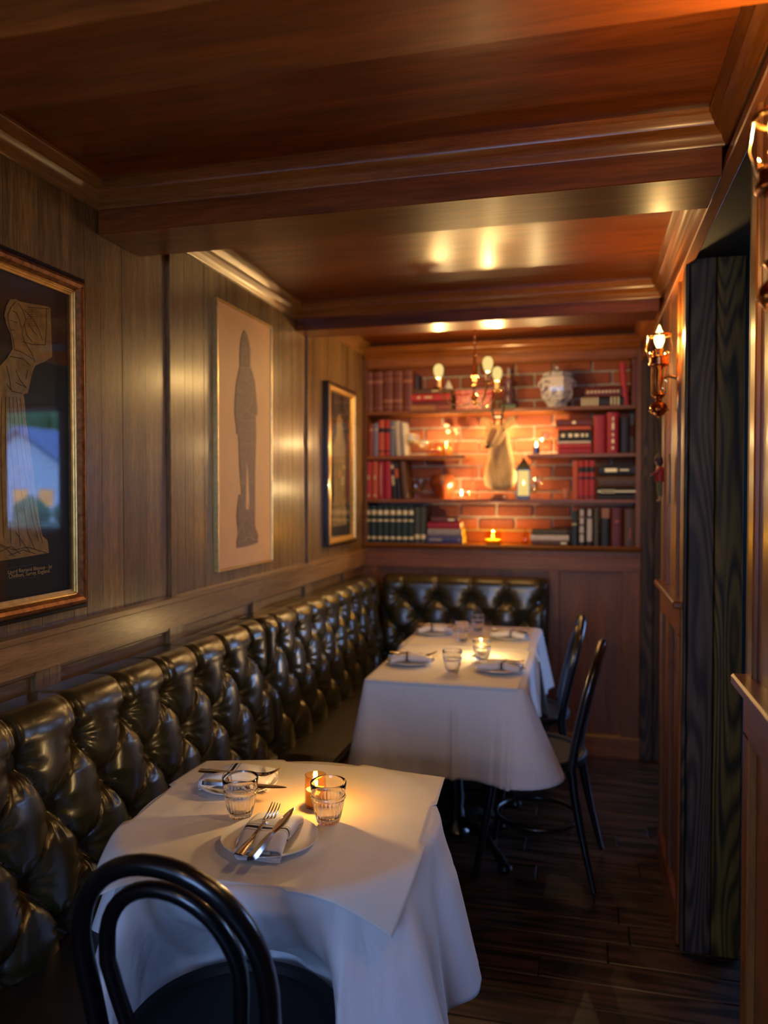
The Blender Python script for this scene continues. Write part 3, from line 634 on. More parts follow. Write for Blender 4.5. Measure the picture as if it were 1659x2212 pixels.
def post1(q, u, v):
    x, y, z = q; dx = (x - SC[0]) / .205
    if abs(dx) < 1.25 and y < SC[1] + .25:
        yf = SC[1] + .225 * sqrt(max(0, 1 - min(1, dx * dx * .8))) ; w_ = min(1, max(0, (TZ - .036 - z) / (TZ - .036 - .475))); w_ = w_ * w_ * (3 - 2 * w_) * .35 + w_ * .65
        e = max(0, min(1, (1.25 - abs(dx)) / .35)); tgt = max(y, yf); y = y + (tgt + .010 * sin(x * 55 + z * 20) - y) * w_ * e
    return (x, y, z)
skirt('tablecloth', 'white cloth draped over the near round table, caught against the chair seat', base, hang1, flare1, fold1, post=post1, nv=40, group='white tablecloths')
def paper(label, cx_, cy_, hx, hy, inside, droop, z0=TZ + .0062, n=70, rot=0):
    def F(u, v):
        x = (u - .5) * 2 * hx; y = (v - .5) * 2 * hy; xr = x * cos(rot) - y * sin(rot); yr = x * sin(rot) + y * cos(rot)
        e, dx, dy = inside(xr, yr)          # distance outside the table edge and direction
        z = 0.0008 * noise.noise((xr * 16, yr * 16, 1)) + .0006 * noise.noise((xr * 40, yr * 7, 4))
        if e > 0:
            b_ = droop(xr, yr); R_ = .035; a = min(b_, e / R_); 
            fl_ = R_ * sin(a) + max(0, e - R_ * a) * cos(a); dz_ = R_ * (1 - cos(a)) + max(0, e - R_ * a) * sin(a)
            xr = xr - dx * e + dx * (fl_ + .011); yr = yr - dy * e + dy * (fl_ + .011); z -= dz_
        return (cx_ + xr, cy_ + yr, z0 + max(z, -.0006) if e <= 0 else z0 + z)
    o = link('paper_overlay', MB().grid(F, n, n).mesh('paper_overlay', True, 80), PAPER); md = o.modifiers.new('thickness', 'SOLIDIFY'); md.thickness = .0006; md.offset = 1
    return tag(o, label, 'table paper', 'paper table overlays')
def in1(x, y):
    r = sqrt(x * x + y * y); R_ = R1 + .002
    return (r - R_, x / (r + 1e-9), y / (r + 1e-9))
def dr1(x, y):
    a = atan2(y, x); f = exp(-((a + pi / 4) / .6) ** 2); g_ = exp(-((a + 3 * pi / 4) / .6) ** 2); return .12 + .90 * f + .66 * g_ + .25 * exp(-((abs(a) - pi / 2) / .5) ** 2)
paper('creased white paper sheet over the near round table', C1[0] - .006, C1[1] - .006, .312, .312, in1, dr1, rot=radians(4), n=90)
# --- far tables (two square ones pushed together)
def rect_base(x0, x1, y0, y1, r=.02, step=.0085):
    pts = []
    def ln(a, b_):
        L_ = sqrt((b_[0] - a[0]) ** 2 + (b_[1] - a[1]) ** 2); k = max(1, int(L_ / step))
        for i in range(k): pts.append((a[0] + (b_[0] - a[0]) * i / k, a[1] + (b_[1] - a[1]) * i / k))
    def arc(cx_, cy_, a0):
        for i in range(8): a = a0 + pi / 2 * i / 8; pts.append((cx_ + r * cos(a), cy_ + r * sin(a)))
    ln((x0 + r, y0), (x1 - r, y0)); arc(x1 - r, y0 + r, -pi / 2); ln((x1, y0 + r), (x1, y1 - r)); arc(x1 - r, y1 - r, 0)
    ln((x1 - r, y1), (x0 + r, y1)); arc(x0 + r, y1 - r, pi / 2); ln((x0, y1 - r), (x0, y0 + r)); arc(x0 + r, y0 + r, pi)
    return pts
TA = (-.80, -.21, 2.83, 3.475); TB = (-.82, -.215, 3.49, 4.10)
for nm, (x0, x1, y0, y1), lb in (('a', TA, 'square table under white cloth in the middle of the room'), ('b', TB, 'square table under white cloth at the bookcase end')):
    t = thing('dining_table', lb, 'table', ((x0 + x1) / 2, (y0 + y1) / 2, 0)); part('tabletop', MB().box(x0 + .004, x1 - .004, y0 + .004, y1 - .004, TZ - .028, TZ, .004), TOPM, t, True, False); pedestal(t, (x0 + x1) / 2, (y0 + y1) / 2, TZ - .028)
def corner_w(u, n_, base, c, s):
    p = base[int(u * n_) % n_]; return exp(-((p[0] - c[0]) ** 2 + (p[1] - c[1]) ** 2) / (s * s))
bA = rect_base(*TA)
def hangA(u):
    w1 = corner_w(u, len(bA), bA, (TA[1], TA[2]), .13); w2 = corner_w(u, len(bA), bA, (TA[0], TA[2]), .10); p = bA[int(u * len(bA)) % len(bA)]
    side = .27 if p[0] > TA[1] - .01 and p[1] > TA[2] + .15 else .355
    if p[1] > TA[3] - .03: side = .05
    return side - .03 * w1 + .02 * w2
def flareA(u):
    w1 = corner_w(u, len(bA), bA, (TA[1], TA[2]), .11); w2 = corner_w(u, len(bA), bA, (TA[0], TA[2]), .12); return .012 + .17 * w1 + .055 * w2
def foldA(u, v):
    p = bA[int(u * len(bA)) % len(bA)]; s_ = p[0] + p[1]; a = .004 * v * sin(s_ * 38) + .003 * v * sin(s_ * 71 + 1)
    if p[1] < TA[2] + .01: a += .016 * exp(-((p[0] + .462) / .010) ** 2) * min(1, v * 4) - .008 * exp(-((p[0] + .435) / .014) ** 2) * min(1, v * 4)
    if p[0] > TA[1] - .03: a += .018 * v * sin(p[1] * 26)
    return a
skirt('tablecloth', 'white cloth with a centre crease on the middle square table', bA, hangA, flareA, foldA, group='white tablecloths')
bB = rect_base(*TB)
def hangB(u):
    p = bB[int(u * len(bB)) % len(bB)]
    if p[1] < TB[2] + .03: return .05
    return .30 + .05 * corner_w(u, len(bB), bB, (TB[1], TB[2]), .2)
def flareB(u): return .015 + .05 * corner_w(u, len(bB), bB, (TB[1], TB[2]), .14) + .06 * corner_w(u, len(bB), bB, (TB[1], TB[3]), .14)
def foldB(u, v):
    p = bB[int(u * len(bB)) % len(bB)]; return .012 * v * sin((p[0] - p[1]) * 30)
skirt('tablecloth', 'white cloth on the square table at the bookcase end', bB, hangB, flareB, foldB, group='white tablecloths')
def in_rect(T, cx_, cy_):
    def f(x, y):
        X = cx_ + x; Y = cy_ + y; ex = max(T[0] - X, X - T[1]); ey = max(T[2] - Y, Y - T[3])
        if ex >= ey: return ex, (1 if X > (T[0] + T[1]) / 2 else -1), 0
        return ey, 0, (1 if Y > (T[2] + T[3]) / 2 else -1)
    return f
ca = ((TA[0] + TA[1]) / 2 - .004, (TA[2] + TA[3]) / 2 - .012)
paper('white paper sheet over the middle square table', ca[0], ca[1], .288, .330, in_rect(TA, *ca), lambda x, y: .5, n=50)
cb = ((TB[0] + TB[1]) / 2, (TB[2] + TB[3]) / 2)
paper('white paper sheet over the square table at the bookcase end', cb[0], cb[1], .285, .300, in_rect(TB, *cb), lambda x, y: .5, n=40)
# ================================================================== TABLEWARE
PZ = TZ + .0085
def make_plate(label, loc, r=.094, group='china plates'):
    o = link('plate', MB().lathe([(.001, .001), (.05 * r / .1, .0), (.055 * r / .1, .0005), (.062 * r / .1, .004), (r * .97, .0135), (r, .0155), (r * .995, .017), (r * .97, .0165), (r * .66, .0065), (r * .6, .0045), (.001, .0045)], 72).mesh('plate', True, 50), CHINA)
    o.location = loc; return tag(o, label, 'plate', group)
NAPM, n, l, b = new_mat('striped_napkin_cotton')
t = n.new('ShaderNodeTexCoord'); sx = n.new('ShaderNodeSeparateXYZ'); l.new(t.outputs['Object'], sx.inputs[0])
nm_ = n.new('ShaderNodeMath'); nm_.operation = 'MULTIPLY_ADD'; nm_.inputs[1].default_value = 1; nm_.inputs[2].default_value = .08; l.new(sx.outputs['X'], nm_.inputs[0])
m2 = n.new('ShaderNodeMath'); m2.operation = 'MULTIPLY'; m2.inputs[1].default_value = 6.25; l.new(nm_.outputs[0], m2.inputs[0])
r = n.new('ShaderNodeValToRGB'); r.color_ramp.interpolation = 'CONSTANT'; W_ = (.76, .74, .73, 1); D_ = (.018, .016, .03, 1); G_ = (.28, .25, .26, 1)
els = r.color_ramp.elements; els[0].position = 0; els[0].color = W_; els[1].position = .330; els[1].color = G_
for ps, c in ((.345, W_), (.375, D_), (.425, W_), (.455, G_), (.470, W_)): e = els.new(ps); e.color = c
l.new(m2.outputs[0], r.inputs[0]); l.new(r.outputs[0], b.inputs['Base Color']); b.inputs['Roughness'].default_value = .85; b.inputs['Specular IOR Level'].default_value = .2
tx = n.new('ShaderNodeTexNoise'); tx.inputs['Scale'].default_value = 300; l.new(t.outputs['Object'], tx.inputs['Vector']); bp = n.new('ShaderNodeBump'); bp.inputs['Strength'].default_value = .2; bp.inputs['Distance'].default_value = .001; l.new(tx.outputs['Fac'], bp.inputs['Height']); l.new(bp.outputs[0], b.inputs['Normal'])
def napkin_mesh(L=.165, W=.100):
    """flattened roll of cloth, length along x, draped over a plate: ends dip"""
    cs = []
    def seg(a, b_, k): 
        for i in range(k): cs.append((a[0] + (b_[0] - a[0]) * i / k, a[1] + (b_[1] - a[1]) * i / k))
    def bend(cx_, cz_, r_, a0, a1, k=5):
        for i in range(k): a = a0 + (a1 - a0) * i / k; cs.append((cx_ + r_ * cos(a), cz_ + r_ * sin(a)))
    hw = W / 2
    seg((-hw + .006, .004), (hw - .012, .002), 8); bend(hw - .012, .012, .010, -pi / 2, pi / 2, 7); seg((hw - .012, .022), (-hw + .012, .023), 10)
    bend(-hw + .012, .0145, .0085, pi / 2, 3 * pi / 2 - .3, 7); seg((-hw + .012, .0075), (hw - .026, .008), 8); bend(hw - .024, .012, .004, -pi / 2, pi / 2, 5); seg((hw - .026, .016), (-hw + .020, .0165), 8)
    def F(u, v):
        x = (v - .5) * L; c = cs[int(round(u * (len(cs) - 1)))]; f = (abs(x) / (L / 2)) ** 2
        y = c[0] * (1 + .05 * sin(x * 30)) + .004 * sin(x * 22 + 1); z = c[1] * 1.25 * (1 - .10 * f) - .010 * f + .0015 * sin(x * 70 + c[0] * 60); return (x, y, z)
    m = MB().grid(F, len(cs), 26); return m
napm = napkin_mesh().mesh('napkin', True, 70)
def make_napkin(label, loc, rz, tilt=0, L=None):
    o = link('napkin', napm, NAPM); o.location = loc; o.rotation_euler = (0, tilt, rz); md = o.modifiers.new('thickness', 'SOLIDIFY'); md.thickness = .0016; md.offset = 0
    return tag(o, label, 'napkin', 'striped cloth napkins')
def fork_mesh(L=.195):
    m = MB()
    def zc(x): return .012 * ((x / L - .62) ** 2) * 2.2 + .010 * sin(pi * min(1, max(0, (x / L - .62) / .38)))*-1 + .004
    prof = [(0, .0095), (.01, .0105), (.04, .0085), (.08, .0045), (.11, .0032), (.125, .0035), (.135, .0075), (.142, .0118), (.150, .0125)]
    def th(x): return .0026 if x < .12 else .002
    vs = []
    for x, w in prof:
        z = zc(x); h = th(x); vs += [(x, -w, z - h * .4), (x, w, z - h * .4), (x, w * .75, z + h * .7), (x, -w * .75, z + h * .7)]
    k = len(prof); fs = [(0, 1, 2, 3), ((k - 1) * 4 + 3, (k - 1) * 4 + 2, (k - 1) * 4 + 1, (k - 1) * 4)]
    for i in range(k - 1):
        for j in range(4): a = i * 4 + j; b_ = i * 4 + (j + 1) % 4; fs.append((a, a + 4, b_ + 4, b_))
    m.add(vs, fs)
    for t_ in (-.0098, -.0033, .0033, .0098):
        pts = [(x, t_ * (1 - .12 * (x - .148) / .047), zc(x)) for x in (.148, .16, .172, .184, .195)]; m.tube(pts, [.0019, .0018, .0016, .0013, .0007], 6)
    return m
def knife_mesh(L=.205):
    m = MB(); prof = [(0, .0082, .0055), (.008, .0098, .0062), (.05, .0088, .0055), (.085, .0060, .0045), (.092, .0052, .0040), (.100, .0090, .0016), (.14, .0098, .0012), (.175, .0085, .0010), (.195, .0050, .0008), (.205, .0008, .0005)]
    vs = []
    for x, w, h in prof: vs += [(x, -w, -h * .3), (x, w, -h * .3 if x < .095 else -h), (x, w * .7 if x < .095 else w, h), (x, -w * .7, h)]
    k = len(prof); fs = [(0, 1, 2, 3), ((k - 1) * 4 + 3, (k - 1) * 4 + 2, (k - 1) * 4 + 1, (k - 1) * 4)]
    for i in range(k - 1):
        for j in range(4): a = i * 4 + j; b_ = i * 4 + (j + 1) % 4; fs.append((a, a + 4, b_ + 4, b_))
    return m.add(vs, fs)
fme = fork_mesh().mesh('fork', True, 50); kme = knife_mesh().mesh('knife', True, 50)
def lay(me, nm, label, a, b_, roll=0):
    """piece of cutlery with its handle end at a and its tip towards b_"""
    a = Vector(a); d = (Vector(b_) - a).normalized(); u = Vector((0, 0, 1)); yv = u.cross(d).normalized(); zv = d.cross(yv)
    M = Matrix((d, yv, zv)).transposed().to_4x4(); o = link(nm, me, STEEL); o.matrix_world = Matrix.Translation(a) @ M @ Matrix.Rotation(roll, 4, 'X')
    return tag(o, label, nm, nm + 's on the plates' if nm == 'fork' else 'knives on the plates')
def glass_mesh(R_=.0385, Hh=.089, ribs=26, seg=156, fine=True):
    out = [(.0, .0), (.016, .0), (.0215, .0015), (.0245, .006), (.0275, .016), (.031, .030), (.0338, .045), (.0350, .054), (.0372, .056), (.0375, .0585), (.0360, .0605), (.0365, .066), (.0380, .080), (.0385, .088)]
    inn = [(.0372, .0892), (.0366, .088), (.0352, .072), (.0340, .058), (.0318, .046), (.0288, .032), (.0255, .020), (.020, .012), (.010, .0095), (.0, .009)]
    def rf(r, z, a):
        if r < .003: return max(r, .0004)
        if z < .055 and (r, z) in outs and z > .0005: return r - .0016 * (abs(sin(ribs * a / 2)) ** .7 < .45) * 0 - .0013 * (1 - abs(sin(ribs * a / 2)))
        return r
    outs = set(out); return MB().lathe(out + inn, seg, rfn=rf)
gme = glass_mesh().mesh('tumbler', True, 60)
def tumbler(label, loc):
    o = link('tumbler', gme, TUMBLER); o.location = loc; return tag(o, label, 'glass', 'ribbed glass tumblers')
def candle(label, loc, h_=.072, r_=.0235, mat=None, power=P_CANDLE, cat='candle', fl_=.5, wax=.45, seg=120, flame_z=None):
    root = thing('votive_candle', label, cat, loc, group='votive candles')
    ri = r_ - .002
    def rf(r, z, a): return r - (.0006 * (1 - abs(sin(22 * a))) if abs(r - r_) < .0004 and z > .004 and z < h_ * .9 else 0)
    part('holder', MB().lathe([(.0005, 0), (r_ * .9, 0), (r_, .003), (r_, h_ * .3), (r_, h_ * .6), (r_, h_ * .92), (r_, h_), (ri, h_), (ri, h_ * .5), (ri, .007), (.0005, .006)], seg, rfn=rf), mat or AMBER, root, ang=60)
    wz = h_ * wax; part('wax', MB().lathe([(.0005, .0075), (ri - .0015, .0075), (ri - .0015, wz), (ri * .6, wz - .001), (.0005, wz - .0015)], 24), WAX, root)
    part('wick', MB().tube([(0, 0, wz - .002), (.0005, 0, wz + .006)], .0008, 6), WICK, root)
    fz = wz + .004; part('flame', MB().lathe([(.0004, fz), (.0040, fz + .005), (.0055, fz + .012), (.0044, fz + .020), (.0018, fz + .029), (.0003, fz + .034)], 12), FLAMEM, root)
    point('candle_light', (0, 0, fz + .038), power, FLAME, .006, root); return root
# near table
pl = make_plate('front white plate on the near round table', (-.602, 1.430, PZ), .097)
make_napkin('striped napkin on the front plate of the near table', (-.600, 1.424, PZ + .012), radians(95))
lay(fme, 'fork', 'fork crossing the napkin on the front plate of the near table', (-.608, 1.294, .778), (-.613, 1.50, .806), .1)
lay(kme, 'knife', 'knife crossing the napkin on the front plate of the near table', (-.584, 1.295, .784), (-.578, 1.50, .800), -.2)
make_plate('rear white plate on the near round table, by the banquette', (-.792, 1.690, PZ), .094)
make_napkin('striped napkin on the rear plate of the near table', (-.792, 1.690, PZ + .012), radians(8))
lay(fme, 'fork', 'fork on the rear plate of the near table', (-.878, 1.662, .780), (-.685, 1.692, .798))
lay(kme, 'knife', 'knife on the rear plate of the near table', (-.848, 1.621, .782), (-.640, 1.622, .790))
tumbler('ribbed tumbler between the two plates of the near table', (-.712, 1.528, PZ))
tumbler('ribbed tumbler in front of the candle on the near table', (-.520, 1.548, PZ))
candle('lit candle in an amber ribbed glass on the near round table', (-.575, 1.622, PZ), wax=.55)
# middle and far table
for nm, x, y, rz in (('left place of the middle table', -.684, 3.100, 12), ('right place of the middle table', -.315, 3.055, -8), ('left place of the bookcase-end table', -.715, 3.80, 10), ('right place of the bookcase-end table', -.345, 3.765, -8)):
    make_plate('white plate at the ' + nm, (x, y, PZ), .098); a = radians(rz); make_napkin('striped napkin at the ' + nm, (x, y, PZ + .012), a + (pi if rz < 0 else 0))
    s_ = 1 if rz > 0 else -1; c_, q_ = cos(a) * s_, sin(a) * s_
    lay(fme, 'fork', 'fork at the ' + nm, (x - c_ * .09 - q_ * .0, y - q_ * .09 + .018, PZ + .030), (x + c_ * .12, y + q_ * .12 + .03, PZ + .038))
    lay(kme, 'knife', 'knife at the ' + nm, (x - c_ * .09, y - q_ * .09 - .012, PZ + .032), (x + c_ * .12, y + q_ * .12 - .02, PZ + .034))
tumbler('ribbed tumbler at the front of the middle table', (-.492, 2.975, PZ)); tumbler('ribbed tumbler in front of the middle table candle', (-.408, 3.215, PZ))
tumbler('left ribbed tumbler of the bookcase-end table', (-.553, 3.63, PZ)); tumbler('rearmost ribbed tumbler, nearest the tufted back', (-.520, 3.93, PZ))
candle('lit clear-glass candle on the middle table', (-.425, 3.32, PZ), .065, .03, CLEAR, seg=48, power=P_CANDLE * 1.6)
# ================================================================== CHAIRS
def make_chair(label, loc, rz):
    root = thing('bentwood_chair', label, 'chair', loc, rz, 'black bentwood chairs')
    def back(x, z): return -.165 - .10 * ((z - .45) / .45) ** 1.2 if z > .45 else -.165 - .09 * ((.45 - z) / .45) ** 1.3
    pts = []
    for z in (.02, .12, .24, .36, .45, .54, .62, .69): x = .166 - .010 * sin(pi * min(1, z / .69)) + (.02 * (1 - z / .45) if z < .45 else 0); pts.append((x, back(x, z), z))
    top = []
    for i in range(1, 22): a = pi * i / 22; z = .69 + .195 * sin(a) ** .92; top.append((.166 * cos(a), back(0, z), z))
    left = [(-p[0], p[1], p[2]) for p in pts[::-1]]
    rad = [.010, .012, .0145, .0165, .0175] + [.0170] * (len(pts) - 5) + [.0165] * len(top) + [.0170] * (len(pts) - 5) + [.0175, .0165, .0145, .012, .010]
    part('back_hoop', MB().tube(pts + top + left, rad, 14), BLACKW, root, ang=60)
    ip = [(.075, -.168, .46), (.095, -.18, .54), (.112, -.195, .62), (.120, -.212, .69)]; it = []
    for i in range(1, 18): a = pi * i / 18; z = .69 + .150 * sin(a) ** .92; it.append((.120 * cos(a), back(0, z) + .004, z))
    part('inner_hoop', MB().tube(ip + it + [(-p[0], p[1], p[2]) for p in ip[::-1]], .0135, 12), BLACKW, root, ang=60)
    part('seat', MB().lathe([(.001, .452), (.12, .450), (.178, .455), (.186, .466), (.200, .467), (.207, .460), (.207, .440), (.200, .432), (.001, .432)], 56), BLACKS, root)
    for sx_ in (1, -1): part('leg', MB().tube([(sx_ * .150, .115, .435), (sx_ * .158, .135, .30), (sx_ * .168, .160, .15), (sx_ * .180, .185, .0)], [.017, .016, .0135, .0105], 12), BLACKW, root, ang=60)
    part('leg_ring', MB().tube([(.158 * cos(a * pi / 18), .158 * sin(a * pi / 18) - .02, .205) for a in range(36)], .0085, 8, closed=True), BLACKW, root, ang=60)
    return root
ch = make_chair('black bentwood chair in the foreground, pushed up to the near round table', (-.620, 1.305, 0), radians(-2))
copy_tree(ch, (-.190, 3.055, 0), radians(85), 'black bentwood chair at the middle table, nearer of the pair on the right')
copy_tree(ch, (-.265, 3.62, 0), radians(93), 'black bentwood chair at the bookcase-end table, farther of the pair on the right')
# ================================================================== LAMPS
def bulb_part(root, z, k=1.0, mat=None, x=0, y=0, name='bulb', flamey=False):
    pr = [(.006, 0), (.010, .006), (.0155, .018), (.0165, .028), (.013, .040), (.0065, .052), (.0035, .060), (.0004, .064)] if flamey else [(.008, 0), (.012, .006), (.017, .020), (.0185, .031), (.017, .041), (.011, .050), (.0004, .054)]
    return part(name, MB().lathe([(r * k, z + h_ * k) for r, h_ in pr], 24, (x, y, 0)), mat, root)
def sconce(label, loc, wall):
    """brass lantern sconce; loc is the lamp axis at the bottom of the ball finial, wall = distance to the wall behind it"""
    root = thing('wall_sconce', label, 'sconce', loc, 0, 'brass wall sconces'); root.scale = (1, 1, 1.19)
    part('finial_ball', MB().lathe([(.0004, 0), (.006, .001), (.008, .006), (.017, .010), (.026, .018), (.030, .027), (.028, .036), (.020, .044), (.011, .049), (.009, .055), (.018, .060), (.022, .066), (.018, .070), (.0004, .071)], 28), REDBRASS, root)
    for k in range(8):
        a = k * pi / 4; part('bead', MB().lathe([(.0003, 0), (.0035, .0025), (.0035, .0045), (.0003, .007)], 8, (.0295 * cos(a), .0295 * sin(a), .020)), BRASS, root)
    part('column', MB().lathe([(.0004, .066), (.012, .068), (.014, .074), (.009, .080), (.011, .090), (.013, .105), (.012, .120), (.010, .135), (.014, .140), (.017, .146), (.0004, .148)], 20), REDBRASS, root)
    for k in range(3):
        a = k * 2 * pi / 3 + .5; part('rod', MB().tube([(.024 * cos(a), .024 * sin(a), .066), (.024 * cos(a), .024 * sin(a), .150)], .0032, 8), BRASS, root)
    part('gallery', MB().lathe([(.012, .146), (.030, .147), (.034, .150), (.034, .156), (.030, .158), (.030, .170), (.033, .172), (.031, .174), (.027, .170), (.027, .160), (.012, .158)], 32), REDBRASS, root)
    for k in range(8):
        a = k * pi / 4; part('crown_point', MB().lathe([(.0025, 0), (.003, .004), (.0015, .008), (.003, .011), (.0003, .015)], 8, (.030 * cos(a), .030 * sin(a), .172)), BRASS, root)
    part('socket', MB().lathe([(.0004, .158), (.010, .158), (.010, .188), (.013, .190), (.013, .196), (.0004, .197)], 20), BRASS, root)
    part('shade_ring', MB().tube([(.036 * cos(a * pi / 16), .036 * sin(a * pi / 16), .232) for a in range(32)], .0038, 8, closed=True), BRASS, root)
    for k in range(2):
        a = k * pi; part('ring_arm', MB().tube([(.031 * cos(a), .031 * sin(a), .165), (.042 * cos(a), .042 * sin(a), .195), (.036 * cos(a), .036 * sin(a), .232)], .0011, 6), BRASS, root)
    bulb_part(root, .196, 1.05, FLAMEBULB, flamey=True)
    point('bulb_light', (0, 0, .228), P_SCONCE, WARM, .010, root)
    part('arm', MB().tube([(.012, 0, .112), (wall * .5, 0, .118), (wall - .002, 0, .112)], [.0045, .004, .0055], 10), BRASS, root)
    part('arm_scroll', MB().tube([(.016 + .012 * cos(a * .45), 0, .096 + .012 * sin(a * .45)) for a in range(12)], .0022, 6), BRASS, root)
    part('backplate', MB().prism([(-.010, .020), (.010, .020), (.016, .05), (.012, .075), (.024, .095), (.026, .112), (.024, .129), (.012, .15), (.016, .165), (.0, .182), (-.016, .165), (-.012, .15), (-.024, .129), (-.026, .112), (-.024, .095), (-.012, .075), (-.016, .05)], 'x', wall - .006, wall - .001), BRASS, root)
    return root
sconce('brass sconce with glowing bulb high at the right edge, nearest the camera', (.260, 1.180, 1.690), .302 - .260 - .001)
sconce('brass sconce with glowing bulb on the far pier beside the bookcase', (.240, 2.76, 1.701), .302 - .240 - .001)
el = thing('entrance_fill_lamp', 'unseen globe pendant added behind the viewer to warm the near walls', 'lamp', (-.55, -.35, CZ[0]))  # out-of-view pendant, added as warm fill for the near left wall
part('pendant_rod', MB().tube([(0, 0, 0), (0, 0, -.18)], .005, 8), BRASS, el); part('globe', MB().lathe([(.0004, -.36), (.05, -.345), (.085, -.30), (.09, -.27), (.07, -.21), (.03, -.18), (.0004, -.178)], 24), glow('warm_globe', (1, .6, .25), .8, clear=.6), el)
point('globe_fill_light', (0, 0, -.27), P_ENTR, WARM, .05, el)
# chandelier hanging over the bookcase-end table
cx_, cy_ = -.530, 3.86
cd = thing('chandelier', 'small three-armed brass chandelier hanging before the bookcase', 'chandelier', (cx_, cy_, CZ[3]))
B0 = 1.905 - CZ[3]
part('ceiling_cup', MB().lathe([(.0004, -.026), (.012, -.025), (.02, -.016), (.034, -.004), (.036, 0), (.0004, 0)], 24), BRASS, cd)
part('chain_rod', MB().lathe([(.003, -.17), (.004, -.165)] + [(.0035 + .0025 * abs(sin(z * 110)), -z) for z in [.16 - i * .005 for i in range(28)]], 12), BRASS, cd)
part('stem', MB().lathe([(.0004, B0 - .02), (.006, B0 - .016), (.010, B0 - .004), (.006, B0 + .004), (.016, B0 + .010), (.022, B0 + .020), (.016, B0 + .030), (.008, B0 + .040), (.007, B0 + .07), (.011, B0 + .078), (.008, B0 + .088), (.011, B0 + .098), (.009, B0 + .110), (.017, B0 + .118), (.017, B0 + .126), (.011, B0 + .134), (.009, B0 + .19), (.006, B0 + .225), (.014, B0 + .230), (.014, B0 + .234), (.004, B0 + .240), (.005, B0 + .262), (.0004, B0 + .28)], 20), REDBRASS, cd)
for k, a0 in enumerate((182, -62, 58)):
    a = radians(a0); d = .180; ux, uy = cos(a), sin(a)
    pts = [(ux * d * u_, uy * d * u_, B0 + .012 - .045 * sin(pi * u_) * (1 - u_ * .3) + .055 * u_ ** 3) for u_ in [i / 14 for i in range(15)]]
    part('arm', MB().tube(pts, .0042, 8), BRASS, cd, ang=60)
    part('drip_pan', MB().lathe([(.0004, B0 + .064), (.012, B0 + .066), (.024, B0 + .074), (.025, B0 + .077), (.012, B0 + .072), (.0004, B0 + .072)], 24, (ux * d, uy * d, 0)), BRASS, cd)
    part('candle_sleeve', MB().lathe([(.0115, B0 + .070), (.0115, B0 + .118), (.009, B0 + .120), (.0004, B0 + .120)], 20, (ux * d, uy * d, 0)), plain('ivory_sleeve', (.55, .35, .15), rough=.5) if k == 0 else bpy.data.materials['ivory_sleeve'], cd)
    bulb_part(cd, B0 + .120, 1.38, BULBM, ux * d, uy * d)
    point('bulb_light', (ux * d, uy * d, B0 + .152), P_BULB, WARM, .013, cd)
# ================================================================== BOOKCASE CONTENT
COLS = dict(oxblood=(.13, .028, .016), brick=(.26, .06, .03), red=(.42, .022, .022), crimson=(.34, .010, .028), orange=(.50, .085, .03), maroon=(.12, .014, .014), navy=(.018, .018, .055), blue=(.05, .06, .20), lavender=(.20, .18, .30), slate=(.14, .17, .24), grey=(.30, .29, .29), cream=(.50, .44, .36), white=(.60, .56, .52), black=(.010, .009, .010), green=(.012, .030, .024), sage=(.05, .06, .045), olive=(.06, .055, .025), brown=(.09, .04, .018), tan=(.36, .15, .05))
BM = {}
def cover_mat(c):
    if c not in BM: BM[c] = plain('book_cloth_' + c, COLS[c], rough=.5, nz=.15, nscale=60, bump=.15)
    return BM[c]
def book(label, w, h_, d, colour, loc, lean=0, lying=False, bands=(), gilt=GILT, group=None, turn=0, tabs=()):
    """spine faces -y; w thickness, h_ height, d depth"""
    root = thing('book', label, 'book', loc, 0, group)
    T = .0022; m = MB(); pr = []
    for i in range(9): a = pi * i / 8; pr.append((w / 2 * -cos(a), -.12 * w * sin(a)))
    inner = [((w / 2 - T) * -cos(pi * i / 8), .002 - .08 * w * sin(pi * i / 8)) for i in range(8, -1, -1)]
    m.prism(pr[::1] + [(w / 2, d), (w / 2 - T, d)] + inner + [(-w / 2 + T, d), (-w / 2, d)], 'z', 0, h_)
    ms = [m, MB().box(-w / 2 + T, w / 2 - T, .003, d - .004, .003, h_ - .003)]
    bs = [MB().prism([(w / 2 * 1.012 * -cos(pi * i / 8), -.12 * w * sin(pi * i / 8) - .0008) for i in range(9)] + [(w / 2 * 1.012, .004), (-w / 2 * 1.012, .004)], 'z', h_ * a, h_ * b_) for a, b_ in bands]
    ts = [MB().box(-w / 2 * kx, w / 2 * kx, -.12 * w - .0012, 0, h_ * a, h_ * b_) for a, b_, kx in tabs]
    Mx = Matrix.Identity(4)
    if lying: Mx = Matrix.Translation((-h_ / 2, 0, w / 2)) @ Matrix.Rotation(pi / 2, 4, 'Y') @ Matrix.Identity(4)
    elif lean: Mx = Matrix.Rotation(lean, 4, 'Y'); Mx = Matrix.Translation((0, 0, abs(sin(lean)) * w / 2)) @ Mx
    for q in ms + bs + ts: q.xf(Mx)
    part('cover', ms[0], cover_mat(colour), root, smooth=True, ang=40); part('page_block', ms[1], PAGES, root, smooth=False)
    for q in bs: part('spine_band', q, gilt, root, ang=40)
    for q in ts: part('title_label', q, gilt, root, smooth=False)
    if turn: root.rotation_euler = (0, 0, turn)
    return root
def bx(px, yy=4.475): return yy * math.tan(math.atan((px - PW / 2) / FPX) - radians(14.433))
def bz(py): return EYE - (py - 1066) / FPX * 4.66
YB = 4.475
def upright(label, p0, p1, ptop, S, colour, bands=(), lean=0, gilt=GILT, group=None, d=.15, yo=0, tabs=()):
    x0, x1 = bx(p0, YB + yo), bx(p1, YB + yo); w = (x1 - x0) - .0012
    return book(label, w, ptop, d, colour, ((x0 + x1) / 2, YB + yo, S), lean, False, bands, gilt, group, tabs=tabs)
